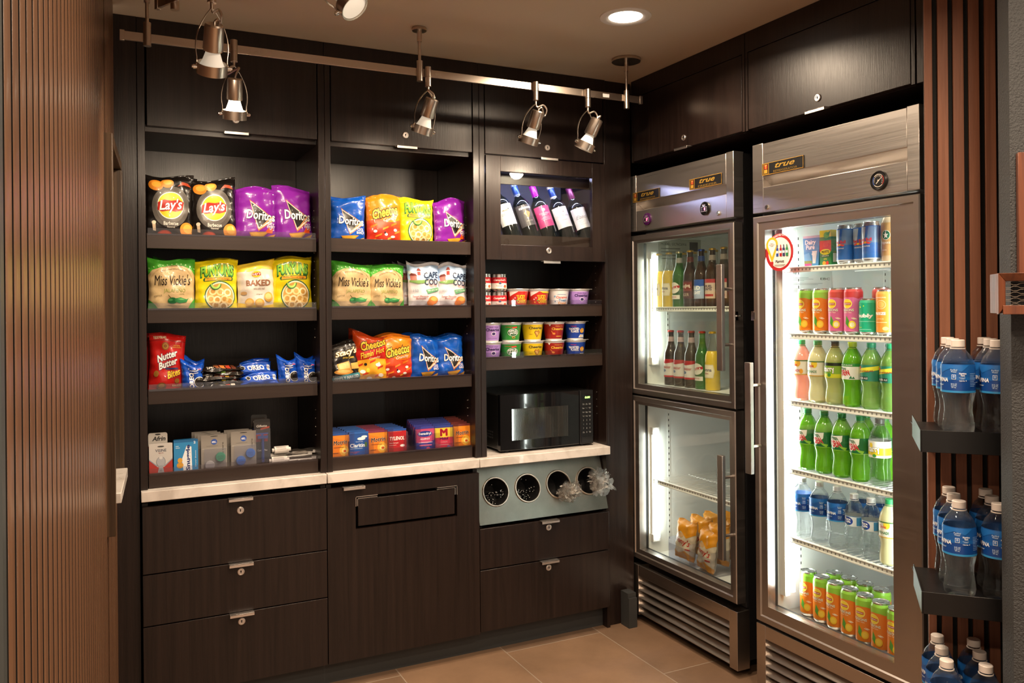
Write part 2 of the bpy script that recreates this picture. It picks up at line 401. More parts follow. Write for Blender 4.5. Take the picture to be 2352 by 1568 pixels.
# ------------------------------------------------------------------ cabinet hardware
def lock(parent, x, z, y0=0):
    b = B(ALU); M = Matrix.Translation((x, y0, z)) @ Matrix.Rotation(PI / 2, 4, 'X')
    b.lathe([(.0125, 0), (.0125, .003), (.0105, .0045), (.0085, .0045), (.008, .003), (.0001, .003)], 24, ALU, M)
    b.box(x - .0012, x + .0012, y0 - .0042, y0 - .002, z - .005, z + .003, BLACK); b.cyl((x, y0 - .0025, z + .002), (x, y0 - .0042, z + .002), .0026, 10, BLACK)
    return b.build('lock', parent)
def pull(parent, x, z, w=.082, y0=0):
    b = B(ALU); b.box(x - w / 2, x + w / 2, y0 - .022, y0 + .006, z - .002, z + .001); b.box(x - w / 2, x + w / 2, y0 - .022, y0 - .0195, z - .010, z + .001)
    return b.build('handle', parent, .0007)
BAYS = [(.103, .7235), (.7265, 1.3385), (1.3415, 1.956)]
# ---- base units
def drawer(t, x0, x1, z0, z1, lk=True, hx=None, name='drawer'):
    b = B(DARK); b.box(x0, x1, 0, .02, z0, z1); o = b.build(name, t, .0012)
    hx = hx if hx is not None else (x0 + x1) / 2
    pull(o, hx, z1 + .001)
    if lk: lock(o, hx, z1 - (.045 if z1 > .6 else .031))
    return o
def carcass(t, x0, x1, ztop=.755):
    b = B(DARK); b.box(x0, x0 + .018, .021, .60, .10, ztop); b.box(x1 - .018, x1, .021, .60, .10, ztop); b.box(x0 + .018, x1 - .018, .021, .60, .10, .118)
    b.box(x0 + .018, x1 - .018, .58, .60, .118, ztop); b.build('carcass', t)
t = thing('base_cabinet', 'dark base cabinet with three locked drawers below the leftmost countertop', 'cabinet')
carcass(t, *BAYS[0]); x0, x1 = BAYS[0]
drawer(t, x0, x1, .520, .746, hx=.418); drawer(t, x0, x1, .345, .516, hx=.418); drawer(t, x0, x1, .094, .341, hx=.419)
t = thing('waste_cabinet', 'dark waste cabinet with wide push flap in its tall door', 'cabinet')
carcass(t, *BAYS[1]); x0, x1 = BAYS[1]
b = B(DARK); fx0, fx1, fz0, fz1 = .832, 1.243, .581, .703
b.box(x0, fx0, 0, .02, .094, .743); b.box(fx1, x1, 0, .02, .094, .743); b.box(fx0, fx1, 0, .02, .094, fz0); b.box(fx0, fx1, 0, .02, fz1, .743)
b.box(fx0, fx1, .10, .11, fz0 - .02, fz1 + .02, BLACK)
door = b.build('door', t); pull(door, .823, .744)
b = B(DARK); b.box(fx0 + .010, fx1 - .010, .002, .018, fz0 + .010, fz1 - .012); b.build('push_flap', door, .001)
b = B(ALU)
for sx, a in ((fx0, 1), (fx1, -1)):
    b = B(ALU)
    for o_, y in ((.0, -.002), (.007, .001)):
        b.box(sx + a * o_, sx + a * (o_ + .002), y - .001, y + .02, fz1 - .036, fz1 - o_); b.box(sx + a * o_, sx + a * .085, y - .001, y + .02, fz1 - o_ - .002, fz1 - o_)
    b.build('flap_trim', door)

t = thing('cup_dispenser_cabinet', 'dark cabinet with slanted steel cup panel above two locked drawers', 'cabinet')
carcass(t, *BAYS[2], ztop=.518); x0, x1 = BAYS[2]
b = B(DARK); b.box(1.957, 1.9725, .022, .60, 0, .763); b.build('side_panel', t); drawer(t, x0, x1, .352, .515, hx=1.656); drawer(t, x0, x1, .100, .347, hx=1.654)
# slanted panel with four round openings
zb, zt, yb, yt = .530, .762, .0, .072; sl = (yt - yb) / (zt - zb); HX = [1.429, 1.577, 1.725, 1.874]; HR = .056; HZ = .650
def on_panel(x, z, off=0): return Vector((x, yb + (z - zb) * sl - off, z + off * sl))
b = B(steel('panel_steel', (.27, .275, .25), .34, (14, 14, 14), 0)); edges = [x0, 1.503, 1.651, 1.7995, 1.952]
for k, hx in enumerate(HX):
    ex0, ex1 = edges[k], edges[k + 1]; vin = []; vout = []
    angs = sorted([2 * PI * i / 32 for i in range(32)] + [math.atan2(zz - HZ, xx - hx) % (2 * PI) for xx in (ex0, ex1) for zz in (zb, zt)]); n = len(angs)
    for a in angs:
        c, s_ = math.cos(a), math.sin(a); vin.append(on_panel(hx + HR * c, HZ + HR * s_))
        tx = ((ex1 - hx) if c > 0 else (hx - ex0)) / max(abs(c), 1e-6); tz = ((zt - HZ) if s_ > 0 else (HZ - zb)) / max(abs(s_), 1e-6); tt = min(tx, tz)
        vout.append(on_panel(hx + tt * c, HZ + tt * s_))
    b.add(vin + vout, [(i, n + i, n + (i + 1) % n, (i + 1) % n) for i in range(n)], None, False)
k_ = len(b.v); b.v += [q + Vector((0, .002, .0)) for q in b.v[:k_]]
for f in list(b.f): b.f.append([i + k_ for i in f][::-1]); b.mi.append(0); b.sm.append(False)
pan = b.build('cup_panel', t)
b = B(DARK); b.hexa([(x1 - .002, .0, zb), (x1, .0, zb), (x1, .12, zb), (x1 - .002, .12, zb), (x1 - .002, .072, zt), (x1, .072, zt), (x1, .15, zt), (x1 - .002, .15, zt)]); b.build('cheek', t)
pn = Vector((0, -1, sl)).normalized()   # outward
for k, hx in enumerate(HX):
    M = Matrix.Translation(on_panel(hx, HZ)) @ pn.to_track_quat('Z', 'Y').to_matrix().to_4x4()
    b = B(NICKEL); b.lathe([(HR - .003, -.003), (HR - .003, .003), (HR - .001, .006), (HR + .003, .006), (HR + .005, .003), (HR + .005, 0)], 40, NICKEL, M, cap=False)
    rg = b.build('rim', pan)
    b = B(BLACK); b.lathe([(HR - .004, .003), (HR - .006, -.12), (.0001, -.12)], 32, BLACK, M, cap=False); b.build('cup_tube', rg)
    if k < 2:
        rnd = random.Random(5 + k); b = B(GBLACK)
        for q in range(46 if k else 40):
            rr = HR * .82 * math.sqrt(rnd.random()); aa = rnd.uniform(PI * .95, PI * 2.05) if q > 6 else rnd.uniform(0, 2 * PI)
            p0 = M @ Vector((rr * math.cos(aa), 0, 0)); p0 = M @ Vector((rr * math.cos(aa), rr * math.sin(aa), -.07)); p1 = M @ Vector((rr * math.cos(aa) * 1.02, rr * math.sin(aa) * 1.02, -.022 - .02 * rnd.random()))
            b.cyl(p0, p1, .0022, 6, GBLACK); b.cyl(p1, p1 + pn * .002, .0012, 6, WHITE)  # white tips stand in for sparkles on the black ends
        o = b.build('drink_stirrers'); tag(o, ['black stirrers in the first round opening of the steel panel', 'black stirrers in the second round opening of the steel panel'][k], 'stirrers', kind='stuff')
# crumpled cellophane packs of cutlery poking out
def crumple(seed, c, sx, sy, sz, n=12, folds=7):
    rnd = random.Random(seed); b = B(CELLO)
    for k in range(n):
        o = Vector(c) + Vector((rnd.uniform(-sx, sx) * .5, rnd.uniform(-sy, sy) * .5, rnd.uniform(-sz, sz) * .5))
        M = Matrix.Translation(o) @ Euler((rnd.uniform(0, 6), rnd.uniform(0, 6), rnd.uniform(0, 6))).to_matrix().to_4x4()
        g = folds; s_ = rnd.uniform(.028, .046); vs = []
        for i in range(g):
            for j in range(g): vs.append(M @ Vector(((i / (g - 1) - .5) * s_ * 1.3 * (.35 + .65 * abs(math.sin(j * .9 + k))), (j / (g - 1) - .5) * s_, rnd.uniform(-.0055, .0055))))
        b.add(vs, [(i * g + j, i * g + j + 1, (i + 1) * g + j + 1, (i + 1) * g + j) for i in range(g - 1) for j in range(g - 1)], CELLO, True)
    return b
for k, (cx, cz, lab, sx, sz) in enumerate([(1.752, .628, 'crinkled clear pack of white cutlery drooping from the third round opening', .075, .055), (1.895, .655, 'crinkled clear packs of cutlery bursting out of the rightmost round opening', .085, .085)]):
    t2 = thing('cutlery_pack', lab, 'cutlery', (cx, -.005, cz))
    crumple(31 + k, (.0, -.012, 0), sx, .05, sz, 40).build('wrapper', t2, smooth=70)
    b = B(WHITE); rnd = random.Random(k)
    for q in range(4):
        a = Vector((rnd.uniform(-.02, .01), .05, rnd.uniform(-.01, .02))); e = Vector((rnd.uniform(-.02, .03), -.022, rnd.uniform(-.02, .02)))
        b.strip([a, (a + e) / 2 + Vector((0, 0, .004)), e], (.010, 0, .003), .0012, WHITE)
    b.build('cutlery', t2)
# ---- plinth and fillers
b = B(plain('black_plinth', (.035, .036, .036), .55)); b.box(.10, 2.06, .060, .075, 0, .12); struct(b, 'baseboard_back')
t = B(DARK); t.box(1.973, 2.112, .040, .60, 0, CEIL); o = t.build('corner_filler', None, .001); tag(o, 'narrow dark veneer filler between shelving and glass door refrigerator', 'panel')
b = B(plain('black_plinth', (0, 0, 0))); b.box(2.036, 2.078, -.03, .034, 0, .13); b.box(2.036, 2.078, -.022, .034, .13, .15); b.build('corner_block'); tag(bpy.data.objects['corner_block'], 'small black skirting block on the floor beside the half-door refrigerator', 'skirting block')
# ---- countertops
for (a, c), nm in zip([(.100, .7235), (.7265, 1.3395), (1.3415, 1.962)], ['leftmost', 'middle', 'rightmost']):
    b = B(STONE); b.box(a, c, -.006, .60, .764, .799); o = b.build('countertop', None, .002)
    tag(o, {'leftmost': 'white stone countertop slab over the three drawer cabinet', 'middle': 'white stone countertop slab over the waste cabinet', 'rightmost': 'white stone countertop slab under the microwave'}[nm], 'countertop', 'stone countertops')
# ---- wall units with doors and shelves
DIV = [.097, .7325, 1.3615, 1.985]   # divider centres
def shelf(t, x0, x1, zt, zb_, ylip=.040, guard=.018, brd=.35):
    b = B(SHELFW); b.box(x0, x1, ylip, ylip + .018, zb_, zt); b.box(x0, x1, ylip + .018, ylip + .018 + brd, zt - .030, zt - .012)
    o = b.build('shelf', t, .0012)
    if guard:
        g = B(ACRYL); g.box(x0 + .003, x1 - .003, ylip - .0025, ylip - .0005, zt - .006, zt + guard); g.build('acrylic_guard', o)
    return o
SH = [[(1.672, 1.620), (1.415, 1.364), (1.137, 1.086), (.849, .800)], [(1.674, 1.622), (1.418, 1.366), (1.138, 1.087), (.849, .800)], [(1.419, 1.366), (1.204, 1.149)]]
LAB = ['dark open shelf bay holding chips, cookies and toiletries on the left', 'dark open shelf bay holding chips and medicine boxes in the middle', 'dark shelf bay holding wine display, cereal cups and microwave']
GX = [(.122, .708), (.754, 1.334), (1.385, 1.960)]
UNITS = []
for k in range(3):
    x0, x1 = GX[k]; L0, R0 = DIV[k] + (.0 if k else .0), DIV[k + 1]
    t = thing('shelf_cabinet', LAB[k], 'cabinet', (0, 0, 0), group='shelf bays'); UNITS.append(t)
    a0 = .098 if k == 0 else DIV[k] + .0005; a1 = DIV[k + 1] - .0005 if k < 2 else 1.972
    b = B(DARK)
    b.box(a0, x0, .022, .44, .80, 2.33); b.box(x1, a1, .022, .44, .80, 2.33)
    b.box(x0, x1, .42, .44, .80, 2.33); b.box(x0, x1, .05, .42, 2.020, 2.045)
    b.box(a0, a1, .03, .44, 2.33, CEIL - .001)
    b.build('carcass', t, .0012)
    dz = 2.034
    b = B(DARK); b.box(x0 + (.006 if k == 0 else .004), x1 - .003, .024, .044, dz + .002, 2.328); d = b.build('door', t, .0012)
    hx = [.417, 1.049, 1.678][k]; pull(d, hx, dz + .002, y0=.024); lock(d, hx, 2.081, .024)
    for i, (zt, zb_) in enumerate(SH[k]): shelf(t, x0 + .003, x1 - .005, zt, zb_, guard=0 if (k == 1 and i == 0) else .018)
    # shelf pin holes
    b = B(ALU)
    for z in [1.30 + .032 * i for i in range(16)] + [.93 + .032 * i for i in range(4)]: b.cyl((x1, .10, z), (x1 - .0012, .10, z), .0022, 8)
    b.build('pin_holes', t)
    if k == 2:
        b = B(DARK); X0, X1, Z0, Z1 = 1.387, 1.960, 1.603, 2.029; a, c, e, f = 1.453, 1.893, 1.665, 1.966
        b.box(X0, a, .014, .034, Z0, Z1); b.box(c, X1, .014, .034, Z0, Z1); b.box(a, c, .014, .034, Z0, e); b.box(a, c, .014, .034, f, Z1)
        w = b.build('wine_door', t, .001); lock(w, 1.676, 1.645, .014); pull(w, 1.680, 1.600, .08, .014)
        g = B(GLASS); g.box(a, c, .024, .028, e, f); g.build('pane', w)
        b = B(SHELFW); b.box(x0, x1, .06, .40, 1.640, 1.655); b.box(x0, x1, .075, .090, 1.655, 1.712); b.box(x0, x1, .075, .09, 1.925, 1.968); b.build('wine_rack', t)
        b = B(plain('display_back_laminate', (.13, .115, .125), .5)); b.box(x0, x1, .405, .418, 1.640, 2.018); b.build('display_back', t)
        b = B(emis('cool_led', (.55, .58, 1.0), 130)); b.box(1.40, 1.95, .12, .128, 1.985, 1.990); b.build('led_strip', t)
# right hand wall cabinets over the refrigerators: local x -> world -y, local -y -> world -x
RZ = -PI / 2
def rw(name, label, cat, yc, X, group=None): return thing(name, label, cat, (X, yc, 0), (0, 0, RZ), group)
for (y0, y1, lab, kx) in [(-.004, -.700, 'dark locked overhead cabinet above the half-door refrigerator', -.360), (-.728, -1.404, 'dark locked overhead cabinet above the full glass door refrigerator', -1.057)]:
    yc = (y0 + y1) / 2; w = (y0 - y1); t = rw('overhead_cabinet', lab, 'cabinet', yc, 2.096, 'overhead cabinets')
    b = B(DARK); b.box(-w / 2 - .012, w / 2 + .012, .022, .70, 2.043, CEIL - .001); b.box(-w / 2 - .012, -w / 2 + .0005, .001, .022, 2.043, CEIL - .001); b.box(w / 2, w / 2 + .012, .001, .022, 2.043, CEIL - .001); b.box(-w / 2 + .0005, w / 2, .001, .022, 2.328, CEIL - .001); b.build('carcass', t)
    b = B(DARK); b.box(-w / 2 + .004, w / 2 - .002, 0, .02, 2.046, 2.325); d = b.build('door', t, .0012)
    lx = yc - kx; lock(d, lx, 2.086); pull(d, lx + .004, 2.046)
b = B(DARK); b.box(2.100, 2.75, -1.56, -1.418, 2.043, CEIL - .001); o = b.build('overhead_filler', None, .001); tag(o, 'dark veneer filler beside the overhead cabinet next to the slat panel', 'panel')
b = B(plain('gap_shade_black', (.01, .01, .01), .8)); b.box(2.16, 2.90, -1.50, -1.455, 0, 2.04); o = b.build('gap_shade_panel'); tag(o, 'black side panel of the refrigerator niche behind the slats', 'panel')  # shade of the gap put in as a black panel

# ------------------------------------------------------------------ refrigerators
TUBE = emis('fluorescent_tube', (.93, 1.0, .93), 16)
def badge(par, x, z, word):
    b = B(BLACK); b.box(x, x + .194, -.004, -.0005, z, z + .042)
    items = [Q(-.97, -.9, -.66, .9, '#8a6a2a'), Q(-.93, -.8, -.70, .8, '#2a1c10'), Q(-.90, .0, -.74, .75, '#a8321c'), T('T', -.82, .36, .10, .6, '#e8c860'),
             Q(-.90, -.7, -.74, -.1, '#b98c34'), RG(0, 0, 1.0, 1.0, .0, '#b98c34'), T('true', .12, .30, .95, .80, '#a98636', sh=.4, bold=.015), T(word, .14, -.62, 1.15, .36, '#8a6e34', bold=0)]
    for q in (Q(-1, .93, 1, 1, '#b98c34'), Q(-1, -1, 1, -.93, '#b98c34'), Q(-1, -1, -.985, 1, '#b98c34'), Q(.985, -1, 1, 1, '#b98c34')): items.append(q)
    items = [i for i in items if i[0] != 'R']
    b.art(bake(items), lambda u, v, k: (x + .097 + u * .097, -.0042 - k * .0001, z + .021 + v * .021))
    b.build('badge', par)
def door_unit(t, x0, x1, z0, z1, fl, fr, ft, fb, fog=False, hx=0, hz0=0, hz1=0, hb=()):
    """glass door: stepped steel frame, pane, gasket, bar handle"""
    b = B(FSTEEL); y0, y1 = -.002, .042
    gx0, gx1, gz0, gz1 = x0 + fl, x1 - fr, z0 + fb, z1 - ft
    def ring(ax0, ax1, az0, az1, bx0, bx1, bz0, bz1, ya, yb_):
        o = [(ax0, ya, az0), (ax1, ya, az0), (ax1, ya, az1), (ax0, ya, az1)]; i = [(bx0, yb_, bz0), (bx1, yb_, bz0), (bx1, yb_, bz1), (bx0, yb_, bz1)]
        b.add(o + i, [(k, (k + 1) % 4, 4 + (k + 1) % 4, 4 + k) for k in range(4)], FSTEEL, False)
    e = .021
    o_ = (x0, x1, z0, z1); a = (x0 + .003, x1 - .003, z0 + .003, z1 - .003); c = (x0 + e, x1 - e, z0 + e, z1 - e); c2 = (x0 + e + .004, x1 - e - .004, z0 + e + .004, z1 - e - .004); g = (gx0, gx1, gz0, gz1)
    ring(*o_, *o_, y1, y0 + .003); ring(*o_, *a, y0 + .003, y0); ring(*a, *c, y0, y0 + .001); ring(*c, *c2, y0 + .001, y0 + .006); ring(*c2, *g, y0 + .006, y0 + .009); ring(*g, *g, y0 + .009, y1)
    fr_o = b.build('door', t)
    b = B(GASKET); 
    for q in ((gx0 - .012, gx0, gz0 - .012, gz1 + .012), (gx1, gx1 + .012, gz0 - .012, gz1 + .012), (gx0, gx1, gz0 - .012, gz0), (gx0, gx1, gz1, gz1 + .012)): b.box(q[0], q[1], y1, y1 + .012, q[2], q[3])
    b.build('gasket', fr_o)
    b = B(FOGGED if fog else GLASS); b.box(gx0, gx1, .012, .016, gz0, gz1); b.build('glass_pane', fr_o)
    b = B(FSTEEL); b.box(hx - .015, hx + .015, -.060, -.044, hz0, hz1)
    for z in hb: b.cyl((hx, -.044, z), (hx, 0, z), .006, 12)
    b.build('handle', fr_o, .002)
    return fr_o
def fridge_shell(t, z_mid=None):
    w = .343
    b = B(BLACK); b.box(-w, -w + .045, .047, .75, .262, 1.985); b.box(w - .045, w, .047, .75, .262, 1.985); b.box(-w + .045, w - .045, .72, .75, .262, 1.985)
    b.box(-w + .045, w - .045, .047, .72, 1.735, 1.985); b.box(-w + .045, w - .045, .047, .72, .262, .29); b.box(-w, w, .06, .75, .06, .262)
    if z_mid: b.box(-w + .045, w - .045, .047, .72, z_mid - .022, z_mid + .022)
    b.build('cabinet', t)
    b = B(WLINER); i = w - .046
    zs = [(.291, 1.734)] if not z_mid else [(z_mid + .023, 1.734), (.291, z_mid - .023)]
    for za, zb_ in zs:
        b.box(-i, -i + .006, .055, .71, za, zb_); b.box(i - .006, i, .055, .71, za, zb_); b.box(-i, i, .71, .716, za, zb_); b.box(-i, i, .055, .71, zb_ - .006, zb_); b.box(-i, i, .055, .71, za, za + .006, STEEL if not z_mid else None)
    b.build('liner', t)
    b = B(WWIRE)
    for za, zb_ in zs:
        for x, y in ((-i + .006, .62), (-i + .006, .16), (i - .007, .62), (-i + .05, .7085), (i - .08, .7085)):
            if y < .7: b.box(x, x + .0015, y, y + .014, za + .05, zb_ - .05)
            else: b.box(x, x + .014, y, y + .0015, za + .05, zb_ - .05)
            for q in range(int((zb_ - za - .12) / .0254)):
                z = za + .06 + q * .0254
                if y < .7: b.box(x + .0015, x + .0018, y + .005, y + .009, z, z + .010, BLACK)
                else: b.box(x + .005, x + .009, y - .0003, y, z, z + .010, BLACK)
    b.build('shelf_standards', t)
def header(t):
    w = .343; b = B(STEEL)
    for xa, xb in ((-w, -w + .052), (w - .041, w)): b.box(xa, xb, 0, .05, 1.741, 1.990)
    xa, xb = -w + .0525, w - .0415
    pr = [(0, 1.987), (0, 1.870), (.040, 1.840), (.040, 1.836), (.0, 1.830), (0, 1.741), (.05, 1.741), (.05, 1.987)]
    n = len(pr); b.add([(xa, y, z) for y, z in pr] + [(xb, y, z) for y, z in pr], [(i, (i + 1) % n, n + (i + 1) % n, n + i) for i in range(n)] + [tuple(range(n))[::-1], tuple(range(n, 2 * n))], None, False)
    return b.build('header', t, .0012)
def grille(t, n=5):
    w = .343; b = B(DSTEEL); b.box(-w, -w + .045, 0, .06, .03, .252); b.box(w - .045, w, 0, .06, .03, .252); b.box(-w + .045, w - .045, .0, .02, .205, .252)
    g = b.build('louvre_frame', t, .001)
    for k in range(n):
        z = .200 - k * .034; b = B(DSTEEL); x0, x1 = -w + .045, w - .045
        pr = [(.026, z), (.003, z - .018), (.0, z - .021), (.003, z - .025), (.012, z - .026), (.014, z - .024), (.008, z - .021), (.030, z - .002)]
        m = len(pr); b.add([(x0, y, zz) for y, zz in pr] + [(x1, y, zz) for y, zz in pr], [(i, (i + 1) % m, m + (i + 1) % m, m + i) for i in range(m)], None, False)
        b.build('louvre', g)
    b = B(BLACK); b.box(-w + .045, w - .045, .055, .059, .03, .205); b.build('grille_backing', g)
    for sx in (-.28, .28):
        for y in (.08, .66):
            b = B(BLACK); b.cyl((sx, y, .028), (sx, y, .062), .011, 10, CHROME); b.cyl((sx - .012, y, .028), (sx + .012, y, .028), .028, 20, BLACK); b.build('caster', t)
def wire_shelf(t, x0, x1, y0, y1, z, n=26):
    b = B(WWIRE); b.box(x0, x1, y0, y0 + .003, z - .0165, z + .001); b.box(x0, x1, y0, y0 + .012, z - .003, z); b.box(x0, x1, y0 - .004, y0 + .0, z - .0185, z - .0150)
    b.cyl((x0, y0 - .001, z - .001), (x1, y0 - .001, z - .001), .003, 8); b.cyl((x0, y1, z - .002), (x1, y1, z - .002), .003, 8)
    for f in (.35, .68): b.cyl((x0, y0 + (y1 - y0) * f, z - .005), (x1, y0 + (y1 - y0) * f, z - .005), .003, 8)
    for i in range(n + 1):
        x = x0 + (x1 - x0) * i / n; b.cyl((x, y0 + .006, z - .0015), (x, y1, z - .0015), .0016, 6)
    for i in range(34):
        x = x0 + (x1 - x0) * (i + .5) / 34; b.box(x - .0025, x + .0025, y0 - .0006, y0, z - .012, z - .0055, plain('shelf_slot', (.25, .26, .25), .6))
    return b.build('wire_shelf', t)
# full-door refrigerator
F2 = rw('glass_door_refrigerator', 'tall steel refrigerator with one full glass door full of drinks', 'refrigerator', -1.068, 2.12)
fridge_shell(F2); hd = header(F2); badge(hd, -.289, 1.872, 'REFRIGERATOR'); grille(F2)
b = B(BLACK); M = Matrix.Translation((.206, -.001, 1.785)) @ Matrix.Rotation(PI / 2, 4, 'X')
b.lathe([(.030, 0), (.030, .006), (.027, .009), (.025, .006), (.0001, .006)], 32, BLACK, M)
its = [RG(0, 0, .8, .8, .10, '#d8d0c4', 20, .62, 1.38) , RG(0, 0, .8, .8, .10, '#3f62b8', 12, .40, .62), RG(0, 0, .8, .8, .10, '#b83a32', 12, -.12, .12)]
its += [Q(-.02 + .0, -.1, .04, .1, '#ddd8cc'), P([(-.35, -.32), (-.28, -.4), (.58, .42), (.55, .45)], '#e8e4da'), E_(0, 0, .12, .12, '#d8d0c4', 12)]
for q, a in enumerate(range(-30, 211, 20)): its.append(T(str(abs(q * 5 - 20)), .58 * math.cos(math.radians(a)), .58 * math.sin(math.radians(a)), .13, .13, '#d8d0c4'))
b.art(bake(its), lambda u, v, k: (.206 + u * .025, -.0072 - k * .00005, 1.785 + v * .025)); b.build('dial_thermometer', hd)
b = B(CHROME); M = Matrix.Translation((-.270, 0, 1.757)) @ Matrix.Rotation(PI / 2, 4, 'X'); b.lathe([(.009, 0), (.009, .004), (.007, .006), (.0001, .006)], 20, CHROME, M); b.box(-.271, -.269, -.0066, -.004, 1.753, 1.761, BLACK); b.build('key_lock', hd)
D2 = door_unit(F2, -.343, .343, .262, 1.728, .052, .106, .050, .060, hx=-.314, hz0=.803, hz1=1.203, hb=(1.12, .90))
wires = [wire_shelf(F2, -.288, .288, .072, .64, z) for z in (1.541, 1.306, 1.067, .823, .578)]
b = B(WHITE); b.box(-.288, -.262, .062, .085, .36, 1.68); b.build('lamp_holder', F2); TUBE2 = emis('bright_fluorescent_tube', (.95, 1.0, .94), 30)
for sx in (-.250, .268):  # right tube is added out of sight to brighten the shelves
    b = B(TUBE2); b.cyl((sx, .080, .38), (sx, .080, 1.66), .013, 14); b.build('light_tube', F2)
b = B(emis('ceiling_led', (.95, 1, .95), 9)); b.box(-.24, .24, .075, .095, 1.722, 1.727); b.build('light_tube', F2)
# rating sheet inside, round sticker on the glass
b = B(plain('grey_sheet', (.55, .57, .55), .6)); b.box(-.2912, -.2896, .10, .335, 1.43, 1.533)
its = [T('EBC', .72, .45, .42, .16, '#3a3a3a'), T('true', -.7, .85, .4, .2, '#555555', sh=.3)] + [Q(-.9, y, -.9 + w_, y + .03, '#8c8f8c') for y, w_ in ((.5, .9), (.4, 1.1), (.3, .7), (.1, 1.5), (.0, 1.3), (-.3, 1.0), (-.4, 1.4), (-.5, .8))]
b.art(bake(its), lambda u, v, k: (-.2894 + k * .0001, .2175 + u * .1175, 1.4815 + v * .0515)); b.build('rating_sheet', F2)
b = B(ink('#f2efe8')); SXC, SZC, SR = -.226, 1.594, .066
its = [E_(0, 0, 1, 1, '#b3272c', 40), E_(.03, -.02, .82, .82, '#efe9e2', 40), T('PLEASE HELP SUPPORT', .12, .80, 1.1, .11, '#ffffff', warp=.13), E_(-.52, .42, .44, .42, '#e9b52d', 26), P([(-.93, .28), (-.11, .28), (-.52, -.55)], '#e9b52d'),
       E_(-.52, .42, .30, .29, '#f4f1ea', 24), P([(-.79, .30), (-.25, .30), (-.52, -.22)], '#f4f1ea'), T("Children's\nMiracle Network\nHospitals", -.52, .42, .44, .22, '#8a7a62'), Q(-.62, -.62, -.42, -.48, '#b3272c'), P([(-.62, -.62), (-.42, -.62), (-.52, -.76)], '#b3272c'),
       T('Marriott', .05, -.48, .62, .17, '#3a3a3a', sh=.15), Q(-.35, -.68, .45, -.65, '#a59d94'), Q(-.3, -.74, .4, -.715, '#a59d94')]
for x, c in ((-.12, '#2d4a9a'), (.13, '#a8222a'), (.35, '#343a6a'), (.58, '#2f8a54')): its += [Q(x - .08, -.22, x + .08, .22, c), Q(x - .03, .22, x + .03, .40, c), Q(x - .08, -.05, x + .08, .08, '#e8e8ee')]
b.art(bake(its, clip=False), lambda u, v, k: (SXC + u * SR, .0112 - k * .0001, SZC + v * SR * 1.0)); 
b.lathe([(SR, .0112), (SR, .0120)], 40, ink('#b3272c'), Matrix.Translation((SXC, .0118, SZC)) @ Matrix.Rotation(PI / 2, 4, 'X') @ Matrix.Translation((0, 0, -.0118)))
b.build('round_sticker', D2)
# half-door refrigerator-freezer
F1 = rw('half_door_refrigerator', 'steel refrigerator freezer with two stacked half glass doors in the corner', 'refrigerator', -.280, 2.12)
fridge_shell(F1, 1.03); hd = header(F1); badge(hd, -.308, 1.870, 'REFRIGERATOR'); badge(hd, .088, 1.874, 'FREEZER'); grille(F1)
for x, z, s_ in ((-.204, 1.787, '37'), (.181, 1.790, '0')):
    b = B(BLACK); M = Matrix.Translation((x, 0, z)) @ Matrix.Rotation(PI / 2, 4, 'X'); b.lathe([(.027, 0), (.027, .006), (.024, .008), (.0001, .008)], 32, GBLACK if s_ == '0' else plain('violet_dial', (.07, .01, .09), .15), M)
    b.art(bake([T('true', -.05, .55, .8, .3, '#b8b0c0', sh=.3), Q(-.72, -.5, .72, .28, '#c9c2cc'), Q(-.67, -.45, .67, .23, '#170510')]), lambda u, v, k: (x + u * .024, -.0084 - k * .0001, z + v * .024))
    m = emis('led_red', (1, .05, .18), 6); bb = bake([T(s_, .2, -.1, .5 if len(s_) > 1 else .28, .48, '#ff0000')])
    for fv, h in bb: b.add([(x + u * .024, -.0090, z + v * .024) for u, v, k in fv], [tuple(range(len(fv)))], m, False)
    b.build('digital_thermometer', hd)
b = B(CHROME); M = Matrix.Translation((.258, 0, 1.763)) @ Matrix.Rotation(PI / 2, 4, 'X'); b.lathe([(.009, 0), (.009, .004), (.007, .006), (.0001, .006)], 20, CHROME, M); b.build('key_lock', hd)
D1 = door_unit(F1, -.343, .343, 1.017, 1.722, .048, .040, .034, .045, fog=True, hx=.325, hz0=1.163, hz1=1.562, hb=(1.47, 1.26))
D1b = door_unit(F1, -.343, .343, .282, 1.008, .048, .042, .038, .042, hx=.321, hz0=.452, hz1=.845, hb=(.76, .54))
wire_shelf(F1, -.29, .29, .075, .62, 1.402); wire_shelf(F1, -.29, .29, .075, .66, .634)
for za, zb_ in ((1.165, 1.63), (.375, .845)):
    b = B(WHITE); b.box(-.294, -.268, .062, .10, za - .02, za + .012); b.box(-.294, -.268, .062, .10, zb_ - .012, zb_ + .02); b.box(-.294, -.280, .066, .096, za, zb_); b.build('lamp_holder', F1)
    b = B(TUBE); b.cyl((-.262, .081, za), (-.262, .081, zb_), .011, 14); b.build('light_tube', F1)
b = B(plain('grey_card', (.42, .44, .38), .7)); b.box(-.2912, -.2896, .12, .36, 1.56, 1.712)
its = [T('MODEL: GC76C6916', -.3, .7, 1.2, .16, '#2a2c28'), Q(.45, .3, .85, .85, '#232622'), T('BAL', .2, -.55, .3, .2, '#2a2c28')] + [Q(-.9, y, -.9 + w_, y + .05, '#3c3f38') for y, w_ in ((.4, .9), (.2, 1.1), (.0, 1.7), (-.2, .7))]
b.art(bake(its), lambda u, v, k: (-.2894 + k * .0001, .24 + u * .12, 1.636 + v * .076)); b.build('rating_sheet', F1)
b = B(CHROME); b.box(.344, .349, -.001, .012, 1.352, 1.385); b.box(.349, .372, .002, .006, 1.366, 1.371); b.build('door_latch', F1)
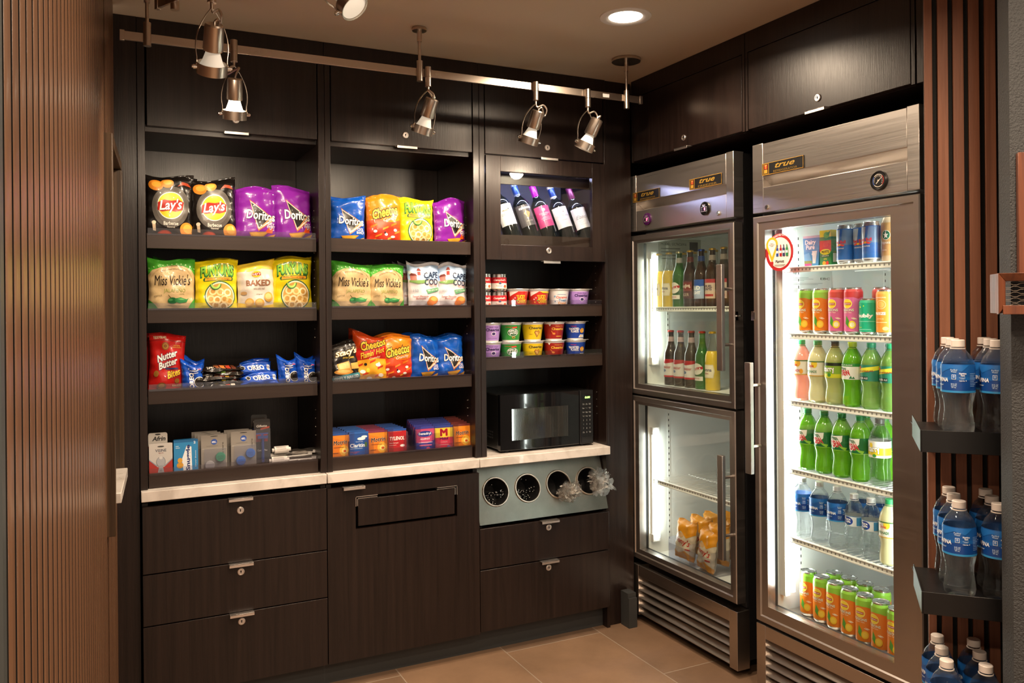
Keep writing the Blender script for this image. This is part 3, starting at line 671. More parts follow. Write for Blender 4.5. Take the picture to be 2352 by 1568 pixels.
b = B(CHROME); b.box(-.356, -.3435, -.001, .004, 1.352, 1.386); b.box(-.3435, -.334, -.004, -.0025, 1.356, 1.382); b.build('latch_plate', F2)

# ------------------------------------------------------------------ slat panel, corner wall, bottle rack
RK = Vector((1.716, -1.717, 0)); RA = math.atan2(-.72561, .68811)
t = thing('slat_panel', 'vertical wooden slats on black backing behind the bottle shelves', 'slat panel', RK, (0, 0, RA))
b = B(SLAT); xs = [(.040, .058), (.0705, .0945), (.106, .130), (.1415, .1655), (.178, .202), (.2145, .2385), (.251, .275)]
for xa, xb in xs: b.box(xa, xb, .235, .252, 0, CEIL - .001)
b.build('slats', t, .0008)
b = B(plain('black_felt', (.018, .018, .017), .9, bump=.3, bscale=400)); b.box(.040, .30, .2525, .262, 0, CEIL - .001); b.build('backing', t)
tex = plain('textured_charcoal', (.035, .036, .038), .7, bump=.9, bscale=260)
b = B(tex); b.box(.148, .9, -.19, -.08, 0, CEIL - .001); o = b.build('wall_corner'); o.name = 'wall_front'; o.location = RK; o.rotation_euler = (0, 0, RA); o['kind'] = 'structure'
def rack_shelf(z, label):
    t = thing('bottle_shelf', label, 'shelf', RK + Vector((0, 0, z)), (0, 0, RA), group='black metal bottle shelves')
    b = B(MBLACK); xl, xr = .0, .30; ft = .0025
    b.box(xl, xr, .0, ft, -.052, .0); b.box(xl, xr, ft, .235, -.014, -.011)
    b.build('tray', t, .0008)
    b = B(MBLACK); b.hexa([(xl - .003, 0, -.052), (xl, 0, -.052), (xl, .17, -.040), (xl - .003, .17, -.040), (xl - .003, 0, .0), (xl, 0, .0), (xl, .17, .014), (xl - .003, .17, .014)]); b.build('end_flange', t, .0006)
    return t
rack_shelf(1.112, 'uppermost black metal bottle shelf on the slat panel'); rack_shelf(.732, 'middle black metal bottle shelf on the slat panel'); rack_shelf(.352, 'lowest black metal bottle shelf on the slat panel')
# cedar box with chicken wire on the dark wall
t = thing('wire_front_box', 'reddish wooden box with chicken wire front on the charcoal wall', 'box', RK + Vector((0, 0, 1.386)), (0, 0, RA))
X0 = .109; b = B(CEDAR); H = .082
b.hexa([(X0, -.28, 0), (X0 + .014, -.272, .018), (X0 + .014, -.262, .018), (X0, -.262, 0), (X0, -.28, H), (X0 + .014, -.272, H - .016), (X0 + .014, -.262, H - .016), (X0, -.262, H)])
b.hexa([(X0, -.28, H), (X0 + .014, -.272, H - .016), (.45, -.272, H - .016), (.45, -.28, H), (X0, -.262, H), (X0 + .014, -.262, H - .016), (.45, -.262, H - .016), (.45, -.262, H)])
b.box(X0 + .008, .45, -.278, -.262, 0, .018); b.box(.438, .45, -.272, -.196, .002, H - .002); b.box(X0, X0 + .010, -.262, -.196, .002, H); b.box(X0 + .01, .45, -.262, -.196, .002, .010); b.box(X0 + .01, .45, -.262, -.196, H - .008, H); b.build('frame', t, .0008)
b = B(plain('galvanised_wire', (.35, .3, .25), .4, .8)); hx_ = .0065
for r in range(9):
    z = .019 + r * .0058
    pts = []
    for c in range(49):
        x = X0 + .015 + c * hx_ / 1.0; pts.append((x, -.268, z + (.0018 if (c // 2 + r) % 2 else -.0012)))
    b.tube(pts, .0004, 5)
b.build('chicken_wire', t)
b = B(CEDAR); b.box(.1585, .40, -.212, -.192, 1.469, 1.716); o = b.build('cedar_board', None, .001); o.location = RK; o.rotation_euler = (0, 0, RA); tag(o, 'reddish wooden board standing on the wire front box', 'board')

# ------------------------------------------------------------------ ceiling fittings
for i, (x, y, p) in enumerate(DOWN):
    if i == 0: d0 = t = thing('recessed_downlight', 'lit round recessed downlight in the ceiling above the refrigerators', 'ceiling light', (x, y, CEIL))
    else: dup(d0, (x, y, CEIL), label='recessed downlight in the ceiling behind the viewer, number out of frame', group='downlights behind the viewer'); continue
    b = B(plain('white_trim', (.85, .80, .74), .4)); b.lathe([(.088, 0), (.088, -.003), (.080, -.006), (.062, -.004), (.056, .0)], 48, None, cap=False); b.build('trim_ring', t)
    b = B(emis('downlight_lens', (1, .86, .70), 14)); b.lathe([(.0001, -.0015), (.0575, -.0015)], 40, None, cap=False); b.build('lens', t)
RAILY, RZc = -.257, 2.247
t = thing('lighting_rail', 'long brushed nickel lighting rail hanging in front of the shelf bays', 'track light rail', (1.0, RAILY, RZc))
b = B(NICKEL); b.box(.055 - 1, 1.952 - 1, -.004, .004, -.0135, .0135); b.build('bar', t, .001)
for x in (.042, 1.952):
    b = B(NICKEL); b.box(x - 1, x - 1 + .014, -.006, .006, -.016, .016); b.build('end_cap', t, .001)
b = B(WHITE); b.box(.775, .805, -.0046, -.004, -.007, .007); b.box(.065, .083, -.0046, -.004, -.004, .004, ink('#c8b8a0')); b.build('rail_label', t)
def hanger(par, x, y, z0, ztop, r_can=.030):
    b = B(NICKEL); b.cyl((x, y, z0), (x, y, z0 + .072), .0115, 20); b.cyl((x, y, z0 + .072), (x, y, ztop - .02), .0055, 14); b.cyl((x, y, ztop - .05), (x, y, ztop - .006), .009, 16)
    b.lathe([(r_can, ztop - .012), (r_can, ztop - .003), (r_can - .002, ztop)], 32, None, Matrix.Translation((x, y, 0))); return b.build('hanger', par)
hanger(t, .119 - 1, -.009, -.027, CEIL - RZc, .026); hanger(t, 1.004 - 1, -.009, -.034, CEIL - RZc, .026); hanger(t, 1.884 - 1, -.009, -.044, CEIL - RZc, .058)
def spot_head(label, loc, rot_yoke, axis, power, glow, scale=1, tilt_drop=.155, cable=1, light=True, name='spotlight_head', side=1, drop=None):
    """loc: top of the adapter. axis: aiming direction of the lamp."""
    t = thing(name, label, 'spotlight', loc, (0, 0, 0), 'track spotlights')
    s = scale
    b = B(NICKEL); b.cyl((0, 0, 0), (0, 0, -.036 * s), .0115 * s, 20); b.cyl((0, 0, -.0365 * s), (0, 0, -.070 * s), .0115 * s, 20); b.cyl((0, 0, -.070 * s), (0, 0, -.086 * s), .0045 * s, 12); b.build('adapter', t, .0006)
    a = Vector(axis).normalized(); yk = Matrix.Rotation(rot_yoke, 4, 'Z'); xax = yk @ Vector((1, 0, 0)); xax = (xax - a * xax.dot(a)).normalized()
    piv = Vector(drop) * s if drop else Vector((0, 0, -.225 * s)) + a * .012
    Rm = Matrix((xax, a.cross(xax), a)).transposed().to_4x4(); M = Matrix.Translation(piv) @ Rm   # local z = aim
    top = Vector((0, 0, -.082 * s)); R_ = .040 * s
    for sg in (-1, 1):
        e = piv + xax * sg * R_ * 1.04; pts = []
        for i in range(13):
            f = i / 12; q = top.lerp(e, f) + xax * sg * (math.sin(PI * min(1, f * 1.15)) ** .8 if f < .87 else math.sin(PI * min(1, f * 1.15)) if f * 1.15 < 1 else 0) * .018 * s
            pts.append(q)
        wv = a.cross(xax) * .008 * s if abs(a.z) < .99 else Vector((0, .008 * s, 0))
        bb = B(NICKEL); bb.strip(pts, wv, .0014 * s); bb.build('yoke_arm', t)
        bb = B(CHROME); bb.cyl(e - xax * sg * .003, e + xax * sg * .006 * s, .0058 * s, 14); bb.cyl(e + xax * sg * .006 * s, e + xax * sg * .009 * s, .0038 * s, 10); bb.build('thumb_screw', t)
    b = B(NICKEL); b.lathe([(.0001, -.112 * s), (.021 * s, -.112 * s), (.0240 * s, -.108 * s), (.0255 * s, -.048 * s), (.0235 * s, -.044 * s)], 32, None, M); b.build('socket', t)
    b = B(emis('lamp_glass_%s' % glow, (1, .84, .62), {'hot': 9, 'warm': .42, 'dim': .34}[glow])); b.lathe([(.017 * s, -.046 * s), (.0185 * s, -.038 * s), (.025 * s, -.018 * s), (.034 * s, .0), (.036 * s, .006 * s), (.035 * s, .012 * s), (.0001, .015 * s)], 32, None, M); b.build('lamp', t)
    b = B(NICKEL); b.lathe([(.0385 * s, -.012 * s), (.0385 * s, .016 * s), (.0365 * s, .016 * s), (.0365 * s, -.012 * s), (.0385 * s, -.012 * s)], 40, None, M, cap=False); b.build('ring', t)
    st = M @ Vector((0, 0, -.112 * s)); pts = []
    c = side
    ctrl = [top + Vector((0, 0, .004)), top + Vector((.006 * c, 0, -.012)) * s, top + Vector((.030 * c, -.004, -.004)) * s, top + Vector((.044 * c, -.006, -.022)) * s, top + Vector((.034 * c, -.004, -.046)) * s, st + Vector((.016 * c, 0, .012)) * s, st + Vector((.002 * c, 0, .006)) * s, st - a * -.002]
    if cable == 0: ctrl = [top, top + Vector((-.016 * c, -.006, -.012)) * s, top + Vector((-.02 * c, -.006, -.03)) * s, top.lerp(st, .5) + Vector((.012 * c, -.01, .012)) * s, st + Vector((.004, 0, .014)), st]
    for i in range(len(ctrl) - 1):
        p0 = ctrl[max(i - 1, 0)]; p1 = ctrl[i]; p2 = ctrl[i + 1]; p3 = ctrl[min(i + 2, len(ctrl) - 1)]
        for k in range(6):
            f = k / 6; pts.append(.5 * ((2 * p1) + (p2 - p0) * f + (2 * p0 - 5 * p1 + 4 * p2 - p3) * f * f + (3 * p1 - p0 - 3 * p2 + p3) * f ** 3))
    pts.append(ctrl[-1]); b = B(NICKEL); b.tube(pts, .0034 * s, 8); b.build('flex_cable', t)
    if light:
        lo = Vector(loc) + M @ Vector((0, 0, .02 * s)); lamp('spot_beam', 'SPOT', lo, power, (1, .80, .58), a + Vector((0, .38, 0)), .03, 150, .9)
    return t
spot_head('nickel track spotlight with brightly glowing lamp above the leftmost shelf bay', (.373, RAILY - .013, 2.272), .15, (.02, .34, -1), 17, 'hot', cable=0)
spot_head('nickel track spotlight hanging beside the middle rail hanger', (1.034, RAILY - .013, 2.266), .1, (-.22, .38, -1), 17, 'warm', drop=(-.020, .004, -.222), cable=0, side=-1)
spot_head('nickel track spotlight with large cable loop above the wine display', (1.468, RAILY - .013, 2.262), .0, (-.20, .38, -1), 16.5, 'warm', drop=(-.028, .004, -.220), side=1)
spot_head('nickel track spotlight nearest the end of the rail by the refrigerators', (1.699, RAILY - .013, 2.260), -.1, (-.36, .34, -1), 16.5, 'warm', drop=(-.014, .0, -.222), side=.9)
# second rail, nearer and diagonal
A2 = Vector((.131, -.543, 2.258)); d2 = Vector((.46, -.888, 0)).normalized(); r2 = math.atan2(d2.y, d2.x)
t = thing('short_lighting_rail', 'diagonal nickel lighting rail crossing the top edge by the ribbed wall', 'track light rail', A2, (0, 0, r2))
b = B(NICKEL); b.box(.012, .95, -.004, .004, -.0135, .0135); b.build('bar', t, .001); b = B(NICKEL); b.box(0, .014, -.006, .006, -.016, .016); b.build('end_cap', t, .001)
hanger(t, .075, .010, -.030, CEIL - 2.258); hanger(t, .80, .010, -.030, CEIL - 2.258)
def at_ray(d, ax_t): return Vector((d[0] * ax_t, -3.0216 + d[1] * ax_t, 1.4094 + d[2] * ax_t))
p = at_ray((.118, 1.057, .373), 2.13)
spot_head('large nickel spotlight with lit ring hanging nearest the ribbed wall', (p.x, p.y, p.z + .070), .15, (-.0, .62, -1), 16.5, 'dim', 1.0, cable=1, drop=(0, .006, -.236), side=.55)
p = at_ray((.2415, .996, .386), 2.1)
spot_head('nickel spotlight tilted toward the refrigerators at the top edge of the view', (p.x - .02, p.y, p.z + .13), -.45, (.45, -.50, -.72), 14, 'dim', 1.0, drop=(.075, -.05, -.17), cable=1, side=-.7)

# ------------------------------------------------------------------ packaged goods
def bagsurf(w, h, t, seed):
    r = random.Random(seed); ph = [r.uniform(0, 6.28) for _ in range(12)]; tl = r.uniform(-.02, .02); wv = r.uniform(.005, .012)
    corner = r.uniform(-.007, .013); sk = r.uniform(-.004, .004)
    def f(u, v, side):
        body = max(0.0, 1 - abs(v) ** 6) ** .6; e = max(0.0, 1 - abs(u) ** 3.2) ** .62
        d = t * .5 * body * e * (1 + .10 * math.sin(2.1 * v + ph[0]))
        if v > .88: d *= max(.0, (1 - v) / .12) * .6
        pinch = .055 * (1 - v * v) + .02 * math.sin(3 * v + ph[1]) * (1 - abs(v))
        x = u * w / 2 * (1 - pinch) + sk * v
        top = max(0, (v + 1) / 2)
        z = h * (v + 1) / 2 + top ** 3 * (wv * math.sin(u * 2.6 + ph[2]) + corner * u * u * u + tl * w * u * .5)
        fold = abs(v) ** 2.5
        wr = .0034 * fold * math.sin(u * 9 + ph[3]) * math.sin(v * 4 + ph[4]) + .0022 * math.sin(u * 5.5 + v * 4 + ph[5]) * e + .0016 * math.sin(u * 3 - v * 9 + ph[6]) * e + .0018 * (abs(u) ** 2) * math.sin(v * 17 + ph[7])
        if abs(v) > .895: wr += .0012 * math.sin(u * 14 + ph[8]) + .0007 * (-1) ** int(round((abs(v) - .9) / .017))
        y = (-d if side < 0 else d) + wr * (1 if side < 0 else .6) + .0006 * side
        y += .012 * max(0, v - .8) * math.sin(u * 2 + ph[9]) * 2
        return x, y, z
    return f
NU = 28
CRIMP = [.90, .917, .934, .951, .968, .985, 1.0]
VP = [-c for c in CRIMP[::-1]] + [-.90 + 1.8 * i / 30 for i in range(1, 30)] + CRIMP; NV = len(VP) - 1
CU = [-1 + 2 * i / NU for i in range(1, NU)]; CV = VP[1:-1]
CACHE = {}
def bag(w, h, t, base, art, seed, name, label, cat='chip bag', group=None, loc=(0, 0, 0), rz=0.0, lean=0.0, back=None, roll=0.0):
    key = (id(art), base)
    if key not in CACHE: CACHE[key] = bake(art, CU, CV)
    f = bagsurf(w, h, t, seed); m = film(base); b = B(m)
    for side in (-1, 1):
        vs = [f(-1 + 2 * i / NU, VP[j], side) for j in range(NV + 1) for i in range(NU + 1)]; fs = []
        for j in range(NV):
            for i in range(NU):
                a = j * (NU + 1) + i; q = (a, a + 1, a + NU + 2, a + NU + 1); fs.append(q if side < 0 else q[::-1])
        b.add(vs, fs, m if side < 0 or not back else film(back))
    g = [[f(-1 + 2 * i / NU, VP[j], -1) for i in range(NU + 1)] for j in range(NV + 1)]
    def mp(u, v, k):
        a = (u + 1) / 2 * NU; i = min(NU - 1, max(0, int(a))); a -= i; j = min(NV - 1, max(0, bisect.bisect_right(VP, v) - 1)); c = (v - VP[j]) / (VP[j + 1] - VP[j])
        p, q_, r, s_ = g[j][i], g[j][i + 1], g[j + 1][i], g[j + 1][i + 1]
        x, y, z = ((p[n_] * (1 - a) + q_[n_] * a) * (1 - c) + (r[n_] * (1 - a) + s_[n_] * a) * c for n_ in range(3))
        return (x, y - .0006 - k * .00015, z)
    b.art(CACHE[key], mp)
    o = b.build(name, None, 0, 60); o.location = loc; o.rotation_euler = (lean, roll, rz)
    return tag(o, label, cat, group)
# --- art for each kind of pack (unit square, u right, v up)
A_BBQ = [E_(.02, -.02, .78, .66, '#5a544e', 30), E_(.02, -.02, .62, .53, '#6e6862', 28), E_(-.58, .66, .30, .18, '#c97a1e'), E_(-.55, .69, .20, .10, '#e39a35'), E_(-.12, .74, .27, .15, '#d1842a'), E_(-.1, .77, .18, .08, '#eaa845'),
     P([(.3, .62), (.55, .66), (.9, .60), (.75, .72), (.5, .76)], '#9c3a18'), E_(.02, .02, .56, .44, '#f3ece0', 30), E_(.02, .02, .53, .41, '#f3c927', 30),
     P([(-.52, .10), (-.25, .20), (.05, .17), (.35, .20), (.57, .12), (.54, -.12), (.25, -.18), (-.05, -.15), (-.35, -.19), (-.53, -.14)], '#b3281c'), T("Lay's", .02, .0, .98, .42, '#ffffff', '#8a1a12', .04, .02, .25, 4),
     T('Barbecue', .03, -.55, .62, .12, '#e9e4da', bold=.02), T('Flavored', .03, -.66, .32, .06, '#d8d2c6'), E_(.70, -.74, .30, .24, '#d88a24'), E_(.74, -.70, .2, .14, '#edb04a'), E_(-.22, -.90, .30, .14, '#8e2a14'), E_(-.22, -.88, .22, .09, '#c2401c'),
     P([(-.75, -.55), (-.62, -.5), (-.58, -.8), (-.7, -.78)], '#c9b294'), E_(-.68, -.53, .09, .06, '#e6d6bc', 12)]
def tri(sub):
    return [P([(-.42, .50), (.92, -.18), (.10, -.66)], '#c2622a'), P([(-.38, .45), (.86, -.18), (.11, -.60)], '#efe6d6'), P([(-.34, .40), (.78, -.17), (.11, -.52)], '#17100e'),
            T('Doritos', .20, -.06, 1.42, .34, '#f7f5f2', '#1a1214', .055, .022, 0, -3), P([(.68, -.10), (.80, -.08), (.16, -.56), (.11, -.56)], '#d8742c'), P([(.70, -.10), (.75, -.09), (.17, -.53), (.14, -.54)], '#f0c08a'),
            T(sub, .70, -.48, .42, .26, '#f4eef4', bold=.02)]
CHIP = [P([(-.35, -.72), (.62, -.66), (.15, -1.0), (-.12, -1.0)], '#c8881e'), P([(-.28, -.75), (.5, -.70), (.1, -.97)], '#e2aa3a'), P([(.35, -.9), (.95, -.74), (.7, -1.0), (.4, -1.0)], '#d3952a')]
A_DORP = tri('SPICY\nSWEET\nCHILI') + CHIP + [P([(.45, -.66), (.62, -.48), (.66, -.62), (.80, -.50), (.78, -.72), (.5, -.72)], '#d84f1e')]
A_DORB = tri('COOL\nRANCH') + CHIP
A_CHE = [Q(-1, -1, 1, -.12, '#c9301a'), P([(-1, -.05), (-.4, .02), (.3, -.16), (1, .02), (1, -.3), (-1, -.4)], '#d8471f'), T('Cheetos', .0, .30, 1.5, .42, '#f6c83a', '#16100c', .09, .03, .1, 9),
     T('Cheetos', .0, .30, 1.5, .42, '#f6cf4a', None, .0, .025, .1, 9), T('Crunchy', .28, .0, .80, .16, '#f4e7c8', '#c2591a', .05, .01, .25, 8)] + \
    [P([(x, y), (x + .34, y + .10), (x + .36, y + .17), (x + .02, y + .08)], c) for x, y, c in ((-.85, -.35, '#e88020'), (-.2, -.45, '#ee9030'), (.3, -.3, '#e87a1c'), (-.6, -.75, '#ee8a2a'), (.1, -.85, '#f09a3a'), (.5, -.62, '#e5761a'), (-.9, -.95, '#e98524'))] + \
    [E_(x, y, .10, .06, '#efe9e2', 12) for x, y in ((-.62, -.5), (.02, -.62), (.55, -.45), (-.25, -.88))] + [E_(-.05, -.55, .05, .05, '#1a1a22', 10), E_(.4, -.72, .12, .05, '#f2ead8', 12)]
A_HOT = [P([(-1, .3), (1, .55), (1, -.1), (-1, -.3)], '#b91c14'), P([(-1, -.2), (.2, .0), (1, -.05), (1, -1), (-1, -1)], '#e9a422'), T('Cheetos', .1, .60, 1.5, .36, '#e8b52c', '#120d0a', .09, .03, .1, 16), T("Flamin' Hot", .05, .22, 1.45, .26, '#f2c23a', '#7a120c', .05, .02, .25, 16),
     T('Crunchy', .2, .0, .7, .12, '#f4e4c0', sh=.25, rot=12)] + [P([(x, y), (x + .34, y + .12), (x + .36, y + .20), (x + .02, y + .09)], c) for x, y, c in ((-.85, -.45, '#c42c14'), (-.1, -.25, '#d23a18'), (.35, -.5, '#b8260f'), (-.5, -.8, '#cc3014'), (.2, -.85, '#d8451c'))] + \
     [E_(x, y, .16, .08, '#efe8de', 12) for x, y in ((-.5, -.62), (.4, -.30), (.55, -.75), (-.1, -.9))] + [E_(-.35, -.30, .09, .06, '#1a1410', 10), E_(-.2, -.55, .10, .10, '#f0d030', 12)]
A_FUN = [T('FUNYUNS', .0, .50, 1.55, .42, '#3f8c3a', '#1d4a24', .09, .04, .05, 0, .05), T('FUNYUNS', .0, .53, 1.5, .38, '#8cc63e', None, 0, .03, .05, 0, .05), P([(-.62, .14), (.72, .16), (.76, .23), (.70, .30), (-.60, .28), (-.66, .21)], '#1f5a34'),
     P([(-.58, .16), (.68, .18), (.70, .23), (.66, .28), (-.56, .26)], '#f0a92c'), T('Onion Flavored Rings', .05, .22, 1.05, .08, '#8a3a10', bold=.01), E_(.14, -.42, .74, .56, '#1f5a34', 32), E_(.14, -.42, .69, .52, '#efe8c8', 30), E_(.14, -.43, .64, .48, '#c99848', 30)] + \
     [RG(x, y, .19, .15, .42, c, 16) for x, y, c in ((-.2, -.25, '#f3d9a0'), (.15, -.28, '#eccb8a'), (.5, -.3, '#f6e0ae'), (-.3, -.55, '#ecca88'), (.0, -.58, '#f7e3b6'), (.34, -.55, '#f0d49a'), (.58, -.62, '#e6c27c'), (-.05, -.78, '#f3d9a0'), (.3, -.82, '#f6e0ae'))] + [RG(-.08, .02, .28, .22, .5, '#2f7a3a', 16, .5, 1.0), RG(-.08, .02, .23, .18, .4, '#b6dc6a', 16, .5, 1.0)]
A_MV = [P([(-1, 1), (1, 1), (1, .36), (.82, .56), (.45, .70), (0, .75), (-.45, .70), (-.82, .56), (-1, .36)], '#49a832'), RG(0, -.1, .98, .86, .02, '#b89a62', 36, .03, .47), P([(-1, -1), (-.5, -1), (-.72, -.75), (-1, -.55)], '#3f9a38'), P([(1, -1), (.6, -1), (.75, -.75), (1, -.5)], '#3f9a38'),
     T('KETTLE COOKED POTATO CHIPS', .0, .52, .95, .055, '#7a6a48', warp=.10), T('Miss Vickie\'s', .02, .18, 1.55, .40, '#2e241c', None, 0, .004, .18), T('JALAPEÑO', .10, -.22, .96, .22, '#8f9a4a', bold=0), T('FLAVOR', .42, -.35, .2, .04, '#8f8a5a'),
     E_(.0, -.60, .20, .12, '#1f6b38', 18), E_(-.08, -.57, .09, .05, '#4c9a58', 12), P([(.1, -.52), (.35, -.48), (.62, -.55), (.72, -.50), (.60, -.66), (.3, -.70), (.1, -.64)], '#2a7c40'), P([(.2, -.53), (.4, -.51), (.55, -.57), (.35, -.58)], '#63b064'), P([(-.1, -.5), (-.2, -.38), (-.17, -.38), (-.05, -.5)], '#6a5a2a'),
     T('made with', .05, -.90, .5, .07, '#7a6a48', bold=.0), T('KETTLE', -.62, -.42, .34, .06, '#7a6a48', rot=8), P([(-.3, -.74), (.6, -.76), (.4, -.79), (-.2, -.77)], '#c8b083')] + [E_(-.95 + i * .19, .60 - .0 + .2 * (1 - ((i - 5) / 5) ** 2), .035, .03, '#9ad27a', 8) for i in range(11)]
A_BAK = [P([(-1, 1), (1, 1), (1, .60), (.3, .68), (-.4, .60), (-1, .66)], '#e8c838'), P([(-1, -1), (1, -1), (1, -.72), (.3, -.82), (-.5, -.74), (-1, -.68)], '#e2bc2e'), E_(-.02, .48, .25, .13, '#f3c927'), P([(-.24, .52), (.2, .54), (.22, .42), (-.24, .42)], '#b3281c'), T("Lay's", -.02, .48, .42, .14, '#ffffff', sh=.2),
     T('BAKED', .08, .12, 1.32, .24, '#8a5a3c', bold=.03), T('65% LESS FAT', .12, -.12, .62, .07, '#7a6a5a'), T('original', .12, -.34, .34, .07, '#7a6a5a'), E_(-.42, -.68, .24, .18, '#d8a850'), E_(-.44, -.66, .16, .11, '#e8c274'), E_(.12, -.70, .26, .19, '#cf9c44'), E_(.1, -.68, .18, .12, '#e2b866'), E_(.62, -.45, .24, .2, '#d8a850'), E_(.6, -.43, .16, .13, '#ecc880'), E_(-.72, -.3, .16, .07, '#c8a070')]
A_CC = [P([(-1, .85), (1, .85), (1, .2), (.3, .28), (-1, .25)], '#a9c6e8'), P([(-1, .6), (0, .7), (.4, .5), (-.4, .42), (-1, .5)], '#dfe9f4'), P([(-1, 1), (1, 1), (1, .9), (-.2, .82), (-1, .93)], '#d8d8e0'), Q(-.48, .25, -.26, .66, '#e9e4de'), Q(-.47, .46, -.27, .62, '#b8433c'), Q(-.46, .66, -.28, .76, '#5a3a3a'), P([(-.52, .66), (-.22, .66), (-.37, .80)], '#8a3a34'),
     Q(-.9, .22, -.55, .42, '#b26a60'), P([(-.95, .42), (-.5, .42), (-.6, .52), (-.85, .52)], '#7a3a34'), P([(-.95, .22), (.1, .25), (.05, .12), (-.5, .08), (-.95, .14)], '#7aa05a'), T('CAPE\nCOD', .40, .30, .95, .55, '#22304e', None, 0, .015), T('Kettle Cooked\nPotato Chips', .52, -.02, .55, .13, '#b8746a'),
     P([(.0, -.18), (.85, -.08), (.85, -.22), (.1, -.36)], '#5d9a6c'), T('40% LESS FAT', .45, -.20, .7, .07, '#e9f0e6', rot=4), T('150', -.62, -.22, .28, .12, '#8a9aa8', bold=0), T('Sweet Mesquite\nBarbeque', -.35, -.52, .95, .2, '#b04434', sh=.1), E_(.45, -.62, .32, .17, '#d8803a'), E_(.5, -.58, .22, .10, '#eaa458'), E_(.25, -.74, .22, .13, '#cf7430'),
     Q(-1, -1, 1, -.84, '#7e1f2a')]
A_ST = [T("Stacy's", .0, .42, 1.3, .36, '#f4efe6', '#d8a830', .05, .02, .2, 6), T('PITA CHIPS', .12, .18, .7, .09, '#e8c24a'), P([(-.6, -.1), (.1, .02), (.25, -.42), (-.5, -.5)], '#d9a24e'), P([(-.5, -.1), (.05, -.02), (.15, -.32), (-.45, -.38)], '#efc67c'), P([(.2, -.1), (.75, -.05), (.8, -.35), (.25, -.38)], '#dba856'), E_(-.2, -.5, .55, .13, '#c98c3c'), E_(-.2, -.47, .40, .08, '#e8b868'),
     P([(-1, -.82), (-.3, -.66), (1, -.52), (1, -.76), (-.2, -.92), (-1, -1.0)], '#2f7a86'), T('SIMPLY NAKED', -.02, -.78, 1.4, .15, '#e8f0f0', bold=.03, rot=6), Q(-1, .70, 1, .74, '#5a544e'), T('* * * * *', .5, .62, .4, .05, '#e8e0d0')]
A_NB = [T('TEDDYBEARS', -.45, .84, .7, .09, '#f2ddb0', '#2a1a5a', .04), Q(-1, .74, 1, .755, '#7e1410'), E_(-.15, .55, .20, .13, '#8a5a22', 18), RG(-.15, .55, .15, .09, .3, '#c08a3c', 14), T('with REAL\npeanut butter', .5, .56, .5, .13, '#e8a836'), T('Nutter\nButter', .0, .10, 1.15, .52, '#f4f0ea', '#20285a', .07, .03, .05, 12), Q(-.1, -.25, .6, -.19, '#20285a'),
     T('Bites', .36, -.38, .72, .26, '#f2c426', '#20285a', .05, .03, .1, 12), E_(-.62, -.38, .14, .11, '#9a6a2a', 14), E_(-.3, -.82, .26, .13, '#7a4a1c', 14), E_(-.3, -.80, .16, .07, '#b8843c', 14), E_(.55, -.65, .13, .09, '#9a6a2a', 12), T('FUN-SIZED', .55, -.82, .5, .07, '#f2ddb0')]
A_ORV = [E_(.62, -.42, .52, .40, '#f0eee8', 22), E_(.62, -.42, .46, .35, '#17130f', 22), RG(.62, -.42, .34, .26, .10, '#5a5248', 18), T('OREO', -.12, -.28, 1.15, .46, '#ffffff', '#0a2a7a', .07, .035, 0, 90)] + [P([(-.25, y), (.55, y + .06), (.55, y + .10), (-.25, y + .04)], c) for y, c in ((.22, '#e8e2d4'), (.32, '#14100c'), (.42, '#e8e2d4'), (.50, '#14100c'))] + [T('4', -.35, .55, .12, .12, '#ffffff'), P([(.5, .62), (.8, .55), (.8, .48), (.5, .55)], '#d8486a')]
A_ORH = [T('OREO', .12, -.02, .95, .80, '#ffffff', '#0a2a7a', .07, .035, .05, 6), Q(.76, -.35, .92, .5, '#e9e9ee'), Q(.79, -.2, .81, .4, '#23233a'), Q(.84, -.2, .87, .4, '#23233a'), E_(-.60, .05, .10, .35, '#17130f', 14), RG(-.60, .05, .13, .42, .2, '#e8e6e0', 14)]

def lbl(kind, where): return kind + ' ' + where
G1 = 'chip bags on the shelf bays'
YB = .098
def put(w, h, t, base, art, name, rows):
    """rows: x centre, z, rz, lean, roll, label, n_behind, behind label"""
    for i, (x, z, rz, ln, ro, lab, nb, wb, hs) in enumerate(rows):
        o = bag(wb, hs, t, base, art, int(x * 1000) + int(z * 100), name, lab, cat='chip bag', loc=(x, YB, z), rz=rz, lean=ln, roll=ro, group=G1)
        for k in range(nb):
            dup(o, (x + random.Random(int(x * 99) + k).uniform(-.012, .014), YB + .062 * (k + 1), z + .004 * (k + 1)), (ln - .03, ro + random.Random(int(x * 77) + k).uniform(-.06, .06), rz),
                label=lab + (', one behind' if nb == 1 else [', second back', ', third back'][k]))
Z1, Z2, Z3, Z4 = 1.660, 1.403, 1.125, .837
put(.15, .2, .055, '#15110f', A_BBQ, 'chip_bag', [
    (.201, Z1, .03, -.05, .01, 'black barbecue potato chip bag at the left end of the top left shelf', 1, .162, .222), (.349, Z1, -.02, -.05, -.02, 'black barbecue potato chip bag beside the purple bags on the top left shelf', 1, .160, .218)])
put(.15, .2, .05, '#7d1f96', A_DORP, 'chip_bag', [
    (.496, Z1, -.05, -.04, .02, 'purple spicy tortilla chip bag next to the black bags, top left shelf', 1, .150, .194), (.632, Z1, .02, -.04, -.03, 'purple spicy tortilla chip bag against the divider on the top left shelf', 1, .142, .204),
    (1.262, Z1, .12, -.04, -.02, 'purple spicy tortilla chip bag on the top middle shelf by yellow bag', 0, .148, .188)])
